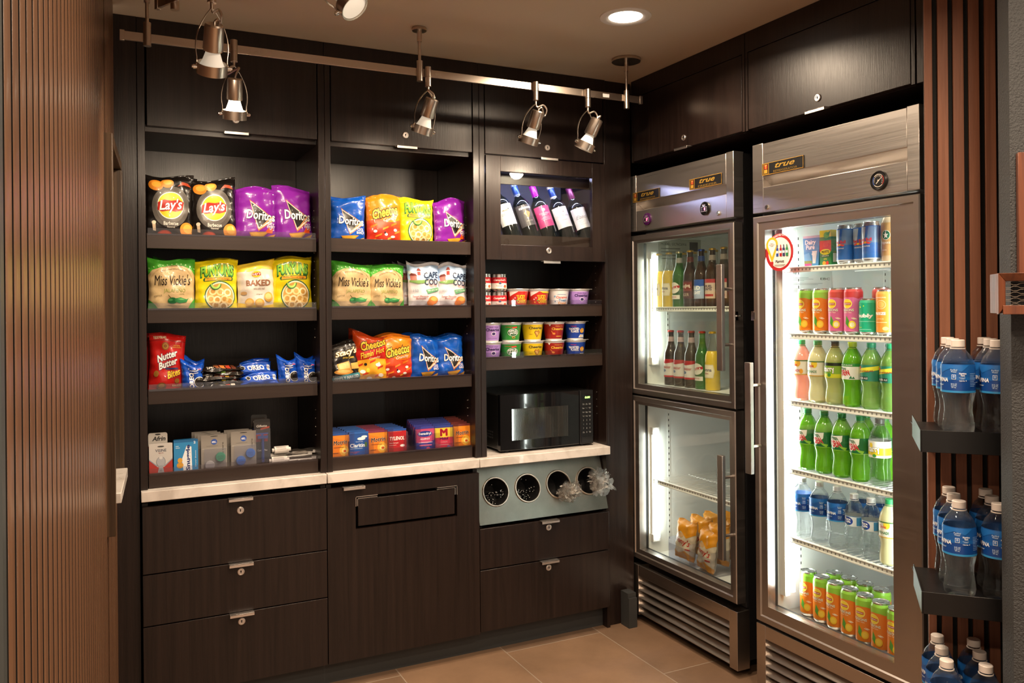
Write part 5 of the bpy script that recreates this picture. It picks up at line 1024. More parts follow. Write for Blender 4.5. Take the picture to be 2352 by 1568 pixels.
# --- microwave
def microwave():
    t = thing('microwave', 'black countertop microwave on the rightmost stone countertop', 'microwave', (0, 0, .802))
    x0, x1, y0, h = 1.466, 1.916, .058, .240
    b = B(plain('microwave_shell', (.012, .012, .012), .3, coat=.3)); b.box(x0, x1, y0 + .030, .40, .008, h); o = b.build('case', t, .005)
    b = B(BLACK)
    for i in range(4):
        for j in range(3): b.box(x0 - .0008, x0 + .001, .14 + .018 * i, .152 + .018 * i, .05 + .012 * j, .056 + .012 * j, GASKET)
    b.build('side_vent', t)
    for x in (x0 + .04, x1 - .04):
        b = B(BLACK); b.cyl((x, .09, -.0025), (x, .09, .009), .010, 12); b.cyl((x, .36, -.0025), (x, .36, .009), .010, 12); b.build('foot', t)
    xs = x1 - .068
    b = B(GBLACK)
    # gently bowed door front
    n = 14; vs = []; fs = []
    for j, z in enumerate((.006, h)):
        for i in range(n + 1):
            f = i / n; x = x0 + (xs - x0) * f; vs.append((x, y0 + .006 - .006 * math.sin(PI * f), z))
    k = n + 1; b.add(vs, [(i, i + 1, k + i + 1, k + i) for i in range(n)], None, True)
    b.box(x0, xs, y0 + .0065, y0 + .030, .006, h); b.build('door', t)
    m, N, L, p = new('mesh_window'); tc = N.new('ShaderNodeTexCoord'); wv = node(N, 'ShaderNodeTexWave', Scale=75.0); L.new(tc.outputs['Object'], wv.inputs['Vector'])
    r = N.new('ShaderNodeValToRGB'); r.color_ramp.elements[0].color = (.012, .012, .012, 1); r.color_ramp.elements[1].color = (.035, .037, .035, 1); L.new(wv.outputs['Color'], r.inputs[0]); L.new(r.outputs[0], p.inputs['Base Color']); p.inputs['Roughness'].default_value = .07; p.inputs['Coat Weight'].default_value = .8
    b = B(m); b.box(x0 + .05, xs - .06, y0 - .0012, y0 - .0002, .048, h - .060); b.build('window', t)
    b = B(plain('panel_black', (.010, .010, .011), .22)); b.box(xs + .001, x1, y0, y0 + .030, .006, h); pn_ = b.build('control_panel', t, .002)
    b = B(GBLACK); b.box(xs + .010, x1 - .008, y0 - .001, y0, .196, .222); m2 = emis('green_digits', (.35, 1, .10), 3.0)
    for fv, hh in bake([T('0:00', 0, 0, 1.5, 1.1, '#00ff00', sh=.15)]): b.add([(xs + .038 + u * .017, y0 - .0013, .209 + v * .0085) for u, v, k_ in fv], [tuple(range(len(fv)))], m2, False)
    b.build('display', pn_)
    its = []
    for r_, row in enumerate([['Time\nCook', 'Time\nDefrost', 'Weight\nDefrost'], ['Power', 'Memory', 'Kitchen\nTimer'], ['Popcorn', 'Potato', 'Pizza'], ['Frozen\nVeg', 'Beverage', 'Dinner\nPlate'], ['1', '2', '3'], ['4', '5', '6'], ['7', '8', '9'], ['Stop\nCancel', '0', 'Start\n+30']]):
        for c_, s_ in enumerate(row): its.append(T(s_, -.62 + .62 * c_, .88 - r_ * .25, (.05 if s_ == '1' else .12) if len(s_) < 2 else .40, .10 if len(s_) < 2 else .09, '#a8a8a6'))
    b = B(BLACK); b.art(bake(its), lambda u, v, k_: (xs + .034 + u * .026, y0 - .0006, .118 + v * .070))
    b.box(xs + .008, x1 - .006, y0 - .0015, y0, .012, .036); b.build('keypad', pn_)
    return t
microwave()

# --- wine bottles lying back in the lit display
def wine(label, loc, glass, capc, ringc, lab, art, rot):
    t = thing('wine_bottle', label, 'wine bottle', loc, rot, 'wine bottles in the lit display')
    b = B(glass); b.lathe([(.030, .002), (.0375, .0), (.038, .006), (.038, .196), (.0365, .210), (.028, .226), (.0180, .237), (.0150, .246), (.0142, .262)], 40); b.build('bottle', t)
    b = B(plain('capsule_' + capc.strip('#'), hexc(capc), .3, .3)); b.lathe([(.0150, .248), (.0150, .300), (.0140, .302), (.0001, .302)], 28)
    if ringc:
        for za, zb_ in ((.247, .254), (.292, .3035)): b.lathe([(.0153, za), (.0153, zb_), (.0001, zb_ + .0002)], 28, ink(ringc))
    b.build('capsule', t)
    b = B(ink(lab)); wrap(b, [Q(-.36, -1, .36, 1, lab)] + art, lambda z: .038, .100, .196, id(art)); b.build('label', t)
    return t
WG = plain('dark_bottle_glass', (.008, .010, .010), .06, coat=.6); s1 = '#e9e6e6'
W_ = [('wine bottle with white duck label partly hidden at the left of the display', '#1c2430', None, s1, [E_(-.04, .38, .13, .06, '#8a7a5a', 14), E_(.09, .48, .03, .06, '#2e3a2e', 10), T('DECOY', .0, .02, .42, .22, '#8a8580', bold=0)], 1.534),
      ('wine bottle with slate label and copper diamond, blue capsule', '#2f4f8c', '#8a94a8', '#4e4a4c', [T('KENWOOD', .03, .70, .5, .20, '#f0ece8', bold=.03), P([(-.10, .22), (.03, .42), (.16, .22), (.03, -.28)], '#c98a5a'), P([(-.02, .22), (.03, .38), (.03, -.2)], '#8a5a3c'), T('PINOT NOIR', .04, -.55, .25, .08, '#b8aaa0')], 1.628),
      ('wine bottle with pink label and magenta capsule in the display', '#c22aa4', None, '#c2447c', [E_(.0, .62, .07, .14, '#e8c2d4', 14), T('COLUMBIA\nCREST', .0, .20, .42, .30, '#f0d8e4', bold=.0), Q(-.12, -.10, .14, -.06, '#e8bcd0'), Q(-.18, -.22, .2, -.18, '#e8bcd0'), Q(-.15, -.36, .17, -.32, '#e8bcd0')], 1.719),
      ('wine bottle with white label and navy capsule banded in cream', '#24407a', '#d8d0b4', s1, [T('CLOS DU BOIS', .0, .12, .50, .14, '#9a948e', bold=0), Q(-.1, -.3, .12, -.27, '#b0aaa4'), E_(.05, .5, .03, .08, '#b8b2a8', 10)], 1.810),
      ('wine bottle with curly script label and burgundy capsule', '#6e2248', None, s1, [T('Elancia', .02, .10, .50, .34, '#6a6264', bold=-.004, sh=.4), RG(-.12, .1, .14, .38, .03, '#a09a98', 22), RG(-.05, -.2, .1, .25, .04, '#a09a98', 20), Q(-.15, -.62, .2, -.60, '#b0aaa8')], 1.906)]
for lab, cp, rc, lb, ar, x in W_: wine(lab, (x + .050, .135, 1.660), WG, cp, rc, lb, ar, (-.20, -.275, -.15))

# --- drinks in the refrigerators; rotated so the front of the print faces the door
def fr(y, d=0): return (2.19 + .038 + d, y)
def pbottle(label, loc, rz, kind, liq, capc, lab, art, zl=(.096, .151), group=None, s=.955, fill=.19, name='soda_bottle', cat='soda bottle', clear=None, over=None):
    t = thing(name, label, cat, loc, (0, 0, rz), group)
    R = .0355 * s; H = .222 * s
    k = {'wavy': [(.010, .004), (.026, .0), (.0335, .008), (.0345, .025), (.0325, .045), (.0298, .062), (.0310, .078), (.0350, .092), (.0355, .096), (.0355, .150), (.0345, .158), (.030, .176), (.022, .192), (.0148, .203), (.0135, .207), (.0135, .212)],
         'water': [(.006, .008), (.016, .004), (.024, .0), (.0325, .006), (.0345, .018), (.0325, .036), (.0298, .055), (.0305, .072), (.0345, .090), (.0358, .098), (.0358, .158), (.0345, .168), (.029, .183), (.019, .196), (.0145, .202), (.0135, .206), (.0135, .210)],
         'ribbed': [(.010, .004), (.024, .0), (.0315, .008)] + [(.0315 - .0022 * (i % 2), .014 + .0075 * i) for i in range(12)] + [(.032, .106), (.032, .140), (.0335, .145), (.031, .158), (.0295, .164), (.0300, .170), (.024, .184), (.0145, .196), (.0135, .200), (.0135, .206)],
         'milk': [(.020, .0), (.030, .004), (.031, .012), (.029, .05), (.031, .10), (.031, .125), (.022, .150), (.016, .165), (.016, .172)]}[kind]
    k = [(r * s, z * s) for r, z in k]
    b = B(liq); b.lathe(k, 36); b.build('bottle', t)
    zt = k[-1][1]; b = B(plain('cap_' + capc.strip('#'), hexc(capc), .35)); n = 30; pr = [(.0142, zt - .004), (.0152, zt - .0035), (.0152, zt + .011), (.0140, zt + .0125), (.0001, zt + .0126)]
    b.lathe([(r * s, z) for r, z in pr], n, cap=False)
    for i in range(n): a = 2 * PI * i / n; b.box(.0, .0, 0, 0, 0, 0) if 0 else None
    b.lathe([(.0165 * s, zt - .009), (.0165 * s, zt - .007), (.0135 * s, zt - .007)], 24, None, cap=False); b.build('cap', t)
    def prf(z):
        for (r0, z0), (r1, z1) in zip(k, k[1:]):
            if z0 <= z <= z1 and z1 > z0: return r0 + (r1 - r0) * (z - z0) / (z1 - z0)
        return R
    b = B(ink(lab)) 
    wrap(b, ([] if clear else [Q(-1, -1, 1, 1, lab)]) + art, prf, zl[0] * s, zl[1] * s, (id(art), lab), off=.0006); b.build('label', t)
    return t
LM = {'pink': liquid('liquid_pink', (.80, .38, .30), .25), 'lemon': liquid('liquid_lemon', (.82, .80, .45), .25), 'lime': liquid('liquid_lime', (.62, .66, .22), .5), 'dew': liquid('liquid_green', (.17, .55, .02), .45), 'ginger': liquid('liquid_ginger', (.26, .50, .10), .5), 'clear': pet('clear_water_bottle', (.97, .985, .98))}
A_LP = [E_(.12, .6, .10, .5, '#e0a83a', 14), T('Dole', .0, .38, .22, .38, '#c42a34', bold=.02), T('LEMONADE', -.02, -.42, .44, .36, '#c8486a', bold=.02), E_(.24, -.5, .06, .34, '#e09a2a', 12), Q(-1, .86, 1, 1, '#3a6a3a'), Q(-1, -1, 1, -.86, '#c9a24a')]
A_LL = [E_(.12, .6, .10, .5, '#e8c83a', 14), T('Dole', .0, .38, .22, .38, '#c42a34', bold=.02), T('LEMONADE', -.02, -.38, .44, .36, '#2f7a4a', bold=.02), Q(-1, .86, 1, 1, '#3a6a3a'), Q(-1, -1, 1, -.86, '#c9a24a')]
A_SR = [Q(-1, .55, 1, .95, '#1c241a'), Q(-1, -1, 1, -.5, '#c9cc2a'), T('Starry', -.0, .05, .46, .95, '#f2f4ee', '#14180f', .07, .04, .2, 6), E_(.05, -.62, .06, .25, '#3f8a3a', 12)]
A_SW = [Q(-1, -.7, 1, .2, '#d8c22a'), T('Starry', -.0, -.02, .46, 1.05, '#f2f4ee', '#14180f', .07, .04, .2, 6), E_(-.05, .5, .06, .3, '#e8cf2a', 12), E_(.06, -.75, .06, .2, '#3f8a3a', 12)]
A_DW = [P([(-.28, .75), (.22, .95), (.20, .2), (-.05, -.75), (-.30, -.1)], '#e9ebe4'), T('Mtn', -.06, .55, .26, .52, '#1e5a2a', '#e9ebe4', .03, .04, .15, 10), T('DEW', .02, -.15, .36, .80, '#c4242a', '#e9ebe4', .06, .05, .15, 12), Q(-1, -1, 1, -.92, '#8ac63a'), P([(.1, -.4), (.35, -.6), (.3, -.95), (.2, -.75)], '#8ac63a')]
A_DV = [Q(-1, -1, 1, .62, '#e6e8e2'), T('VOLTAGE', -.02, .80, .5, .16, '#f0f0ea'), T('Mtn', -.10, .36, .26, .36, '#1e5a2a', bold=.03), T('DEW', -.02, -.18, .38, .70, '#c4242a', '#3a1210', .04, .05, .15, 10), P([(.12, -.9), (.18, -.5), (.22, -.9)], '#2f7a4a'), P([(.2, -.9), (.25, -.6), (.3, -.9)], '#2f7a4a')]
A_SH = [Q(-1, -1, 1, 1, '#2d7d63'), P([(-.5, -.25), (.5, .45), (.5, .95), (-.5, .35)], '#e2da3a'), T('Schweppes', .0, .22, .56, .34, '#8a2a24', None, 0, .02, .2, 14), Q(-.3, -.85, .12, -.45, '#1e2a22'), T('GINGER ALE', -.08, -.65, .38, .22, '#e9ebe4'), E_(-.18, .62, .05, .22, '#c2402a', 12)]
A_AQ = [Q(-1, -1, 1, 1, '#17549c'), Q(-1, -.1, 1, .12, '#1a5ea8'), Q(-1, -.86, 1, -.1, '#103f86'), Q(-1, -1, 1, -.86, '#2f86c0'), P([(-.6, .95), (-.3, .55), (-.1, .75), (.05, .40), (.25, .72), (.45, .5), (.6, .95)], '#1f66b0'), P([(-.45, .95), (-.3, .68), (-.15, .9)], '#e8eef4'), T('AQUAFINA', -.04, -.12, .48, .34, '#f2f5f8', None, 0, .02, .12), T('pure water', -.04, -.48, .26, .12, '#c8dcec'),
        T('Purified\nWater', .31, .55, .12, .24, '#bcd4ea'), Q(.27, -.05, .35, .28, '#dfe9f4'), Q(.277, -.02, .343, .25, '#1f62ae'), T('0', .31, .14, .03, .16, '#dfe9f4'), T('20 FL OZ\n(1.25 PT)\n591 mL', .31, -.50, .11, .34, '#bcd4ea'),
        T('Nutrition\nFacts', .47, .30, .13, .26, '#e8f0f8', bold=.03), T('Serving size\n1 bottle', .46, .04, .11, .14, '#bcd4ea'), T('Calories  0', .47, -.14, .13, .10, '#e8f0f8')] + [Q(.60, .35 - i * .11, .76 - .03 * (i % 3), .37 - i * .11, '#9fc0e0') for i in range(9)] + [Q(-.75, .5 - i * .16, -.58, .53 - i * .16, '#9fc0e0') for i in range(6)]
A_PL = [E_(-.02, .0, .20, .82, '#1f3f96', 24), RG(-.02, .0, .215, .88, .07, '#d8e4f0', 24), T('Pure\nLife', -.02, .12, .26, .90, '#f4f6fa', None, 0, .04, .15, 4), E_(-.06, -.62, .02, .1, '#c8d83a', 8), E_(.02, -.66, .02, .1, '#3fa04a', 8), Q(-1, .9, 1, 1, '#3a8ac8'), Q(.3, -.8, .5, .8, '#3a86b8')]
A_FP = [E_(.02, .25, .15, .30, '#f0ece4', 22), E_(.02, .25, .135, .27, '#1e6a4a', 22), P([(.02, .46), (.05, .30), (.11, .32), (.06, .20), (.08, .05), (.02, .14), (-.04, .05), (-.02, .20), (-.07, .32), (-.01, .30)], '#f0ece4'), T('Frappuccino', .04, -.22, .52, .22, '#f4eee4', sh=.3), T('CARAMEL', -.05, -.66, .2, .08, '#f0e0c8')]
def liA(c1, c2, top, fruit): return [Q(-1, -1, 1, 1, c1), Q(-1, .72, 1, 1, top), P([(-.5, .80), (-.2, .66), (.1, .78), (.4, .64), (.6, .80)], top), E_(.0, .40, .17, .22, '#f0d43a', 22), RG(.0, .40, .185, .24, .07, '#f6e89a', 22), P([(-.14, .45), (.14, .45), (.14, .33), (-.14, .33)], '#b3242c'), T('Lipton', .0, .39, .24, .09, '#f6f0e4', bold=.02),
      T('FUSIONS', .02, .08, .44, .13, '#f2ead8', '#2f7a4a', .04, .02), T('ICED TEA', .02, -.05, .30, .05, '#f2e4c8'), P([(-.02, -.2), (.08, -.45), (.06, -.8), (-.06, -.6)], '#4f9a34'), E_(.18, -.66, .12, .20, fruit, 16), E_(.18, -.66, .08, .13, c2, 14), E_(.55, -.4, .1, .16, fruit, 14), T('~', .24, -.35, .08, .2, '#f2e4c8', rot=60)]
A_LO = liA('#e07c14', '#f2cf4a', '#8cc63e', '#f0c02a'); A_LK = liA('#d4689a', '#f6ecc0', '#c23a3c', '#f0d02a')
A_BU = [Q(-1, -1, 1, 1, '#1fae84'), Q(-1, -.3, 1, -.26, '#8fe0c4'), T('bubly', .06, .08, .62, .34, '#f4faf6', bold=.05), E_(-.1, .7, .03, .06, '#d8f03a', 10), E_(.05, .78, .02, .04, '#d8f03a', 10), T('lime', -.1, -.68, .14, .08, '#d8f03a'), Q(-.2, -.86, .3, -.82, '#8fe0c4')]
A_OZ = [Q(-1, -1, 1, 1, '#e8953a'), E_(.05, .45, .17, .24, '#f4d8a8', 22), E_(.05, .45, .15, .21, '#e8953a', 22), E_(.05, .45, .12, .17, '#f0b060', 20), T('SPARKLING', .02, .82, .4, .06, '#fff2e0'), T('FREEZE', .0, -.02, .42, .15, '#fdf6ea', bold=.05), T('CITRUS', .02, -.3, .25, .06, '#f8e0b8'), Q(-.2, -.5, .25, -.47, '#f8e0b8'), E_(.2, -.8, .1, .1, '#f6d48a', 12)]
A_RB = [Q(-1, -1, 1, 1, '#2560a8'), P([(-.30, .95), (.02, .95), (-.05, -.0), (-.34, -.05)], '#a9b0b8'), P([(.12, .95), (.5, .95), (.5, .0), (.06, -.02)], '#5f7898'), Q(-1, -1, 1, -.92, '#b9bec6'), T('Red Bull', .0, .18, .46, .20, '#c62430', '#8a939e', .04, .04), P([(-.20, -.02), (-.04, .08), (-.02, -.04), (-.14, -.10)], '#d8402a'), P([(.20, -.02), (.04, .08), (.02, -.04), (.14, -.10)], '#d8402a'), E_(.0, .0, .05, .07, '#e8b02a', 14), T('SUGARFREE', .0, -.22, .34, .08, '#e8e4e0')]
L2 = -PI / 2
def S2(x, y, z): return (x, y, z)
X2 = 2.236
# shelf A
def carton(name, label, w, d, h, base, art, loc, rz, side=None, cap=None, tapered=0):
    b = B(ink(base)); b.hexa([(-w / 2 + tapered, -d / 2, 0), (w / 2 - tapered, -d / 2, 0), (w / 2 - tapered, d / 2, 0), (-w / 2 + tapered, d / 2, 0), (-w / 2, -d / 2, h), (w / 2, -d / 2, h), (w / 2, d / 2, h), (-w / 2, d / 2, h)])
    b.art(bake(art), lambda u, v, k: (u * (w / 2 - tapered * (1 - v) / 2), -d / 2 - .0004 - k * .0001, h / 2 + v * h / 2))
    if side: b.art(bake(side), lambda u, v, k: (w / 2 + .0004 + k * .0001, u * d / 2, h / 2 + v * h / 2))
    o = b.build(name, None, .002); o.location = loc; o.rotation_euler = (0, 0, rz); return o
o = carton('milk_pouch', '', .074, .040, .108, '#3f93cc', [Q(-1, .85, 1, 1, '#c8b8cc'), Q(-1, -1, 1, .85, '#3f8fc8'), P([(-1, -.2), (-.3, -.1), (.0, -.6), (-.2, -1), (-1, -1)], '#6ab0de'), T('Dairy\nPure', -.1, .42, 1.35, .62, '#f4f6fa', '#1f4a8a', .05, .03, .08), P([(.1, .0), (.75, .0), (.6, -.8), (.2, -.8)], '#e8ecf0'), Q(-1, -1, .1, -.62, '#7a8a4a'), Q(-1, -1, .0, -.80, '#b8488a'), E_(.3, -.2, .25, .1, '#f4f6f8', 14)], (X2, -.908, 1.5415), L2 + .05, tapered=.008); tag(o, 'blue milk carton at the left of the top refrigerator shelf', 'milk carton')
o = carton('juice_box', '', .050, .038, .122, '#1f7a3a', [Q(-1, .62, 1, 1, '#e2c21e'), E_(.2, .72, .5, .18, '#6aa82a', 18), P([(.1, .78), (.9, .95), (.6, .66)], '#3f8a2a'), Q(-1, -.2, 1, .42, '#c8301e'), E_(.05, .20, .48, .16, '#d8402a', 20), E_(.0, -.22, .88, .16, '#f0e02e', 24), T("MOTT'S", .0, -.22, 1.3, .16, '#2a1f14', bold=.04), Q(-.85, -.52, .85, -.38, '#1c5a2e'), T('100% JUICE', .0, -.45, 1.2, .09, '#e8f0d8'), T('APPLE', .0, -.62, .6, .09, '#f0e02e'), E_(-.2, -.85, .3, .12, '#e8a02a', 12), E_(.35, -.85, .25, .12, '#c8301e', 12)], (X2, -.971, 1.5415), L2, side=[Q(-1, .62, 1, 1, '#d8b81a'), Q(-.6, -.8, .6, -.3, '#e8e8d8')]); tag(o, 'green and yellow apple juice box beside the milk carton', 'juice box')
b0 = can('energy_drink_can', 'blue and silver energy drink can beside the juice box', (X2, -1.040, 1.5415), L2, .0285, .134, A_RB, 'drink can', 'energy drink cans'); dup(b0, (X2 + .016, -1.0955, 1.5415), (0, 0, L2 + .2), 'blue and silver energy drink can set back between two others'); dup(b0, (X2 - .01, -1.1525, 1.5415), (0, 0, L2), 'blue and silver energy drink can beside the coffee bottle')
FRP = liquid('liquid_coffee', (.62, .44, .28), .1)
pbottle('tan coffee drink bottle with green round emblem on the top shelf', (X2 + .01, -1.214, 1.5415), L2, 'milk', FRP, '#e9e2d6', '#c2945e', A_FP, (.02, .122), name='coffee_bottle', cat='coffee bottle', s=1.02)
# shelf B
lo = can('iced_tea_can', 'orange iced tea can at the left end of the second refrigerator shelf', (X2, -.862, 1.3065), L2, .0300, .158, A_LO, 'drink can', 'orange iced tea cans', top='#8cc63e'); dup(lo, (X2, -.934, 1.3065), (0, 0, L2), 'orange iced tea can beside the pink cans, second refrigerator shelf')
lk = can('iced_tea_can', 'pink iced tea can beside the orange one, second refrigerator shelf', (X2, -1.004, 1.3065), L2, .0300, .158, A_LK, 'drink can', 'pink iced tea cans', top='#c23a3c'); dup(lk, (X2, -1.070, 1.3065), (0, 0, L2), 'pink iced tea can beside the teal can')
dup(lk, (X2 + .07, -1.125, 1.3065), (0, 0, L2 + .5), 'pink iced tea can behind the teal can'); dup(lk, (X2 + .07, -1.195, 1.3065), (0, 0, L2 + .7), 'pink iced tea can behind the orange sparkling can')
can('sparkling_water_can', 'small teal sparkling water can on the second refrigerator shelf', (X2, -1.131, 1.3065), L2, .0290, .121, A_BU, 'drink can', None, top='#1fae84')
can('sparkling_can', 'light orange sparkling citrus can by the right edge of the glass', (X2, -1.197, 1.3065), L2, .0290, .148, A_OZ, 'drink can', None, top='#e8953a')
# shelf C
GC = 'bottles on the third refrigerator shelf'; zc = 1.0675
pbottle('pink lemonade bottle at the left end of the third refrigerator shelf', (X2, -.838, zc), L2, 'wavy', LM['pink'], '#2f9a5a', '#e6e0d2', A_LP, group=GC)
pbottle('pale yellow lemonade bottle beside the pink one', (X2, -.915, zc), L2, 'wavy', LM['lemon'], '#2f9a5a', '#e6e2d2', A_LL, group=GC)
pbottle('lemon lime soda bottle with black cap on the third refrigerator shelf', (X2, -.990, zc), L2, 'wavy', LM['lime'], '#1f2220', '#7fa82c', A_SR, group=GC)
pbottle('bright green soda bottle with white label and lime cap', (X2, -1.064, zc), L2, 'wavy', LM['dew'], '#c2d83a', '#2f8a3a', A_DV, group=GC)
gb = pbottle('green ginger ale bottle with yellow slash label', (X2, -1.140, zc), L2, 'wavy', LM['ginger'], '#2f9a6a', '#2d7d63', A_SH, group=GC); dup(gb, (X2, -1.215, zc), (0, 0, L2), 'green ginger ale bottle at the right edge of the third shelf'); dup(gb, (X2 + .078, -1.17, zc), (0, 0, L2), 'green ginger ale bottle behind the two front ones')
# shelf D
GD = 'bottles on the fourth refrigerator shelf'; zd = .8245
db = pbottle('green citrus soda bottle at the left end of the fourth shelf', (X2, -.866, zd), L2, 'wavy', LM['dew'], '#1f7a3c', '#1c6a34', A_DW, group=GD)
for y, l in ((-.941, 'second'), (-1.017, 'third'), (-1.093, 'fourth')): dup(db, (X2, y, zd), (0, 0, L2 + .1 * math.sin(y * 60)), 'green citrus soda bottle, %s from the left on the fourth refrigerator shelf' % l)
for y, l in ((-1.05, 'left'), (-1.125, 'right')): dup(db, (X2 + .078, y, zd), (0, 0, L2 + .3), 'green citrus soda bottle in the back row of the fourth shelf, %s one' % l)
pbottle('clear lemon lime soda bottle with dark cap at the right of the fourth shelf', (X2, -1.170, zd), L2, 'wavy', LM['clear'], '#3a3c3a', '#e2e4de', A_SW, group=GD)
# shelf E
GE = 'bottles on the fifth refrigerator shelf'; ze = .5795
aq = pbottle('blue labelled water bottle at the left end of the fifth shelf', (X2, -.838, ze), L2 - .05, 'water', LM['clear'], '#e4e4e4', '#1f62ae', A_AQ, (.100, .166), group=GE, s=.935, name='water_bottle', cat='water bottle')
for y, l in ((-.917, 'second'), (-.996, 'third')): dup(aq, (X2, y, ze), (0, 0, L2 - .05), 'blue labelled water bottle, %s from the left on the fifth refrigerator shelf' % l)
for y, l in ((-1.03, 'left'), (-1.105, 'middle'), (-1.18, 'right')): dup(aq, (X2 + .078, y, ze), (0, 0, L2 - .4), 'blue labelled water bottle in the back row of the fifth shelf, %s one' % l)
pl = pbottle('ribbed water bottle with round blue emblem beside the blue labelled bottles', (X2, -1.066, ze), L2, 'ribbed', LM['clear'], '#ececec', '#dfe8ee', A_PL, (.103, .141), group=GE, name='water_bottle', cat='water bottle', s=.895); dup(pl, (X2, -1.134, ze), (0, 0, L2), 'ribbed water bottle with round blue emblem beside the lemonade bottle')
pbottle('pale lemonade bottle at the right end of the fifth shelf', (X2, -1.205, ze), L2, 'wavy', LM['lemon'], '#2f9a5a', '#e6e2d2', A_LL, group=GE, s=.92)
# bottom: orange cans
zf = .2985; n_ = 0
for i in range(7):
    y = -.850 - .0662 * i; dup(lo, (X2 - .006 * i + .015, y, zf), (0, 0, L2 + .12 * math.sin(i * 2.1)), 'orange iced tea can on the refrigerator floor, front row, %s from the left' % ['first', 'second', 'third', 'fourth', 'fifth', 'sixth', 'seventh'][i])
    if 0 < i < 5: dup(lo, (X2 + .082, y + .012, zf), (0, 0, L2 + .5), 'orange iced tea can on the refrigerator floor, back row, %s from the left' % ['', 'first', 'second', 'third', 'fourth'][i])
# half-door refrigerator: beer bottles
def beer(label, loc, glass, art, lab, capc='#c9a13a', liq=None, fillh=.15, neck=None, group=None):
    t = thing('beer_bottle', label, 'beer bottle', loc, (0, 0, L2), group)
    pr = [(.026, .002), (.030, .0), (.0305, .006), (.0305, .125), (.029, .142), (.0225, .160), (.0165, .178), (.0135, .20), (.0125, .225), (.0135, .228), (.0135, .234)]
    b = B(glass); b.lathe(pr, 32); b.build('bottle', t)
    if liq:
        b = B(liq); b.lathe([(r + .0003, z) for r, z in pr if z <= .16] + [(.0001, .1605)], 32, cap=False); b.build('beer', t)
    b = B(plain('crown_' + capc.strip('#'), hexc(capc), .3, .8)); b.lathe([(.0150, .232), (.0145, .238), (.012, .2405), (.0001, .241)], 24, cap=False); b.build('crown_cap', t)
    b = B(ink(lab)); prf = lambda z: .0310 if z < .126 else .0310 - (z - .126) * .32
    if neck: b.lathe([(.0150, .186), (.0140, .212)], 24, ink(neck), cap=False)
    wrap(b, art, prf, .03, .118, (id(art), lab)); b.build('label', t); return t
AMB = plain('amber_glass', (.030, .012, .004), .05, coat=.6, trans=.15); GRN = plain('green_glass', (.05, .22, .03), .05, coat=.5, trans=.5); CLB = pet('clear_bottle_glass', (.95, .97, .93), ior=1.2)
YL = liquid('pale_lager', (.85, .60, .06), .25)
A_CO = [P([(-.34, .70), (.30, .70), (.36, .10), (.30, -.55), (-.34, -.55)], '#d8cba8'), P([(-.30, .62), (.27, .62), (.32, .10), (.27, -.48), (-.30, -.48)], '#e9dfc2'), T('Corona', -.02, .22, .50, .32, '#24305a', bold=.02), T('Extra', .0, -.12, .2, .15, '#a8342a')]
A_SA = [E_(.0, .2, .30, .55, '#e6e2d4', 22), P([(-.3, .0), (.3, .2), (.3, .45), (-.3, .25)], '#b3242c'), T('STELLA', .0, .22, .44, .22, '#f4efe4', bold=.02, rot=8), Q(-.3, -.9, .3, -.5, '#e6e2d4'), T('ARTOIS', .0, -.7, .3, .12, '#b3242c')]
A_YU = [Q(-.36, -.85, .36, .85, '#4a1f1a'), Q(-.33, -.15, .33, .70, '#7a2f24'), T('Yuengling', .0, .30, .56, .4, '#e8dcc8', None, 0, .02, .3, 12), T('LAGER', .0, -.5, .44, .3, '#c8b8a0')]
A_BL = [Q(-.38, -.9, .38, .9, '#9fb4d0'), P([(-.38, .9), (.38, .9), (.38, .3), (-.38, .1)], '#2a55a8'), T('BUD', .0, .12, .44, .4, '#eef2f8', bold=.05), T('LIGHT', .0, -.35, .46, .3, '#eef2f8', bold=.05)]
A_SM = [Q(-.38, -.9, .38, .9, '#c8b4a4'), Q(-.38, .55, .38, .9, '#a8323a'), T('SAMUEL\nADAMS', .0, .10, .52, .5, '#3a2a4a', bold=.02), Q(-.3, -.7, .3, -.5, '#a8323a')]
A_BW = [Q(-.42, -.9, .42, .9, '#d8d2cc'), P([(-.42, .9), (.42, .9), (.42, .6), (0, .45), (-.42, .6)], '#b3242c'), T('Budweiser', .0, .12, .56, .3, '#b3242c', None, 0, .01, .3), Q(-.42, -.9, .42, -.72, '#b3242c'), E_(-.1, -.25, .14, .14, '#6a7a98', 12)]
ZB = 1.4025; XB = 2.225; GB = 'beer bottles on the upper shelf'
cor = beer('clear beer bottle of yellow lager nearest the light tube', (XB, -.012, ZB), CLB, A_CO, '#e9dfc2', liq=YL, group=GB); dup(cor, (XB, -.085, ZB), None, 'clear beer bottle of yellow lager beside the green bottle'); 
beer('green glass beer bottle with red banner label', (XB, -.157, ZB), GRN, A_SA, '#e6e2d4', '#d8cfa8', neck='#dcdcd4', group=GB)
beer('brown beer bottle with maroon label beside the green bottle', (XB, -.232, ZB), AMB, A_YU, '#4a1f1a', neck='#7a2a24', group=GB)
beer('brown beer bottle with pale blue label on the upper shelf', (XB, -.304, ZB), AMB, A_BL, '#9fb4d0', '#2a4a9a', neck='#2a4f9a', group=GB)
sm_ = beer('brown beer bottle with cream and red label behind the door handle', (XB, -.374, ZB), AMB, A_SM, '#c8b4a4', neck='#c8bcb0', group=GB)
dup(sm_, (XB - .0, -.444, ZB), None, 'brown beer bottle at the right end of the upper shelf')
for k, y in enumerate((-.09, -.16, -.23, -.30)): dup(cor, (XB + .075, y, ZB), None, 'clear beer bottle of yellow lager in the back row, %s from the left' % ['first', 'second', 'third', 'fourth'][k])
GL = 'beer bottles behind the fogged glass'; zl_ = 1.0605
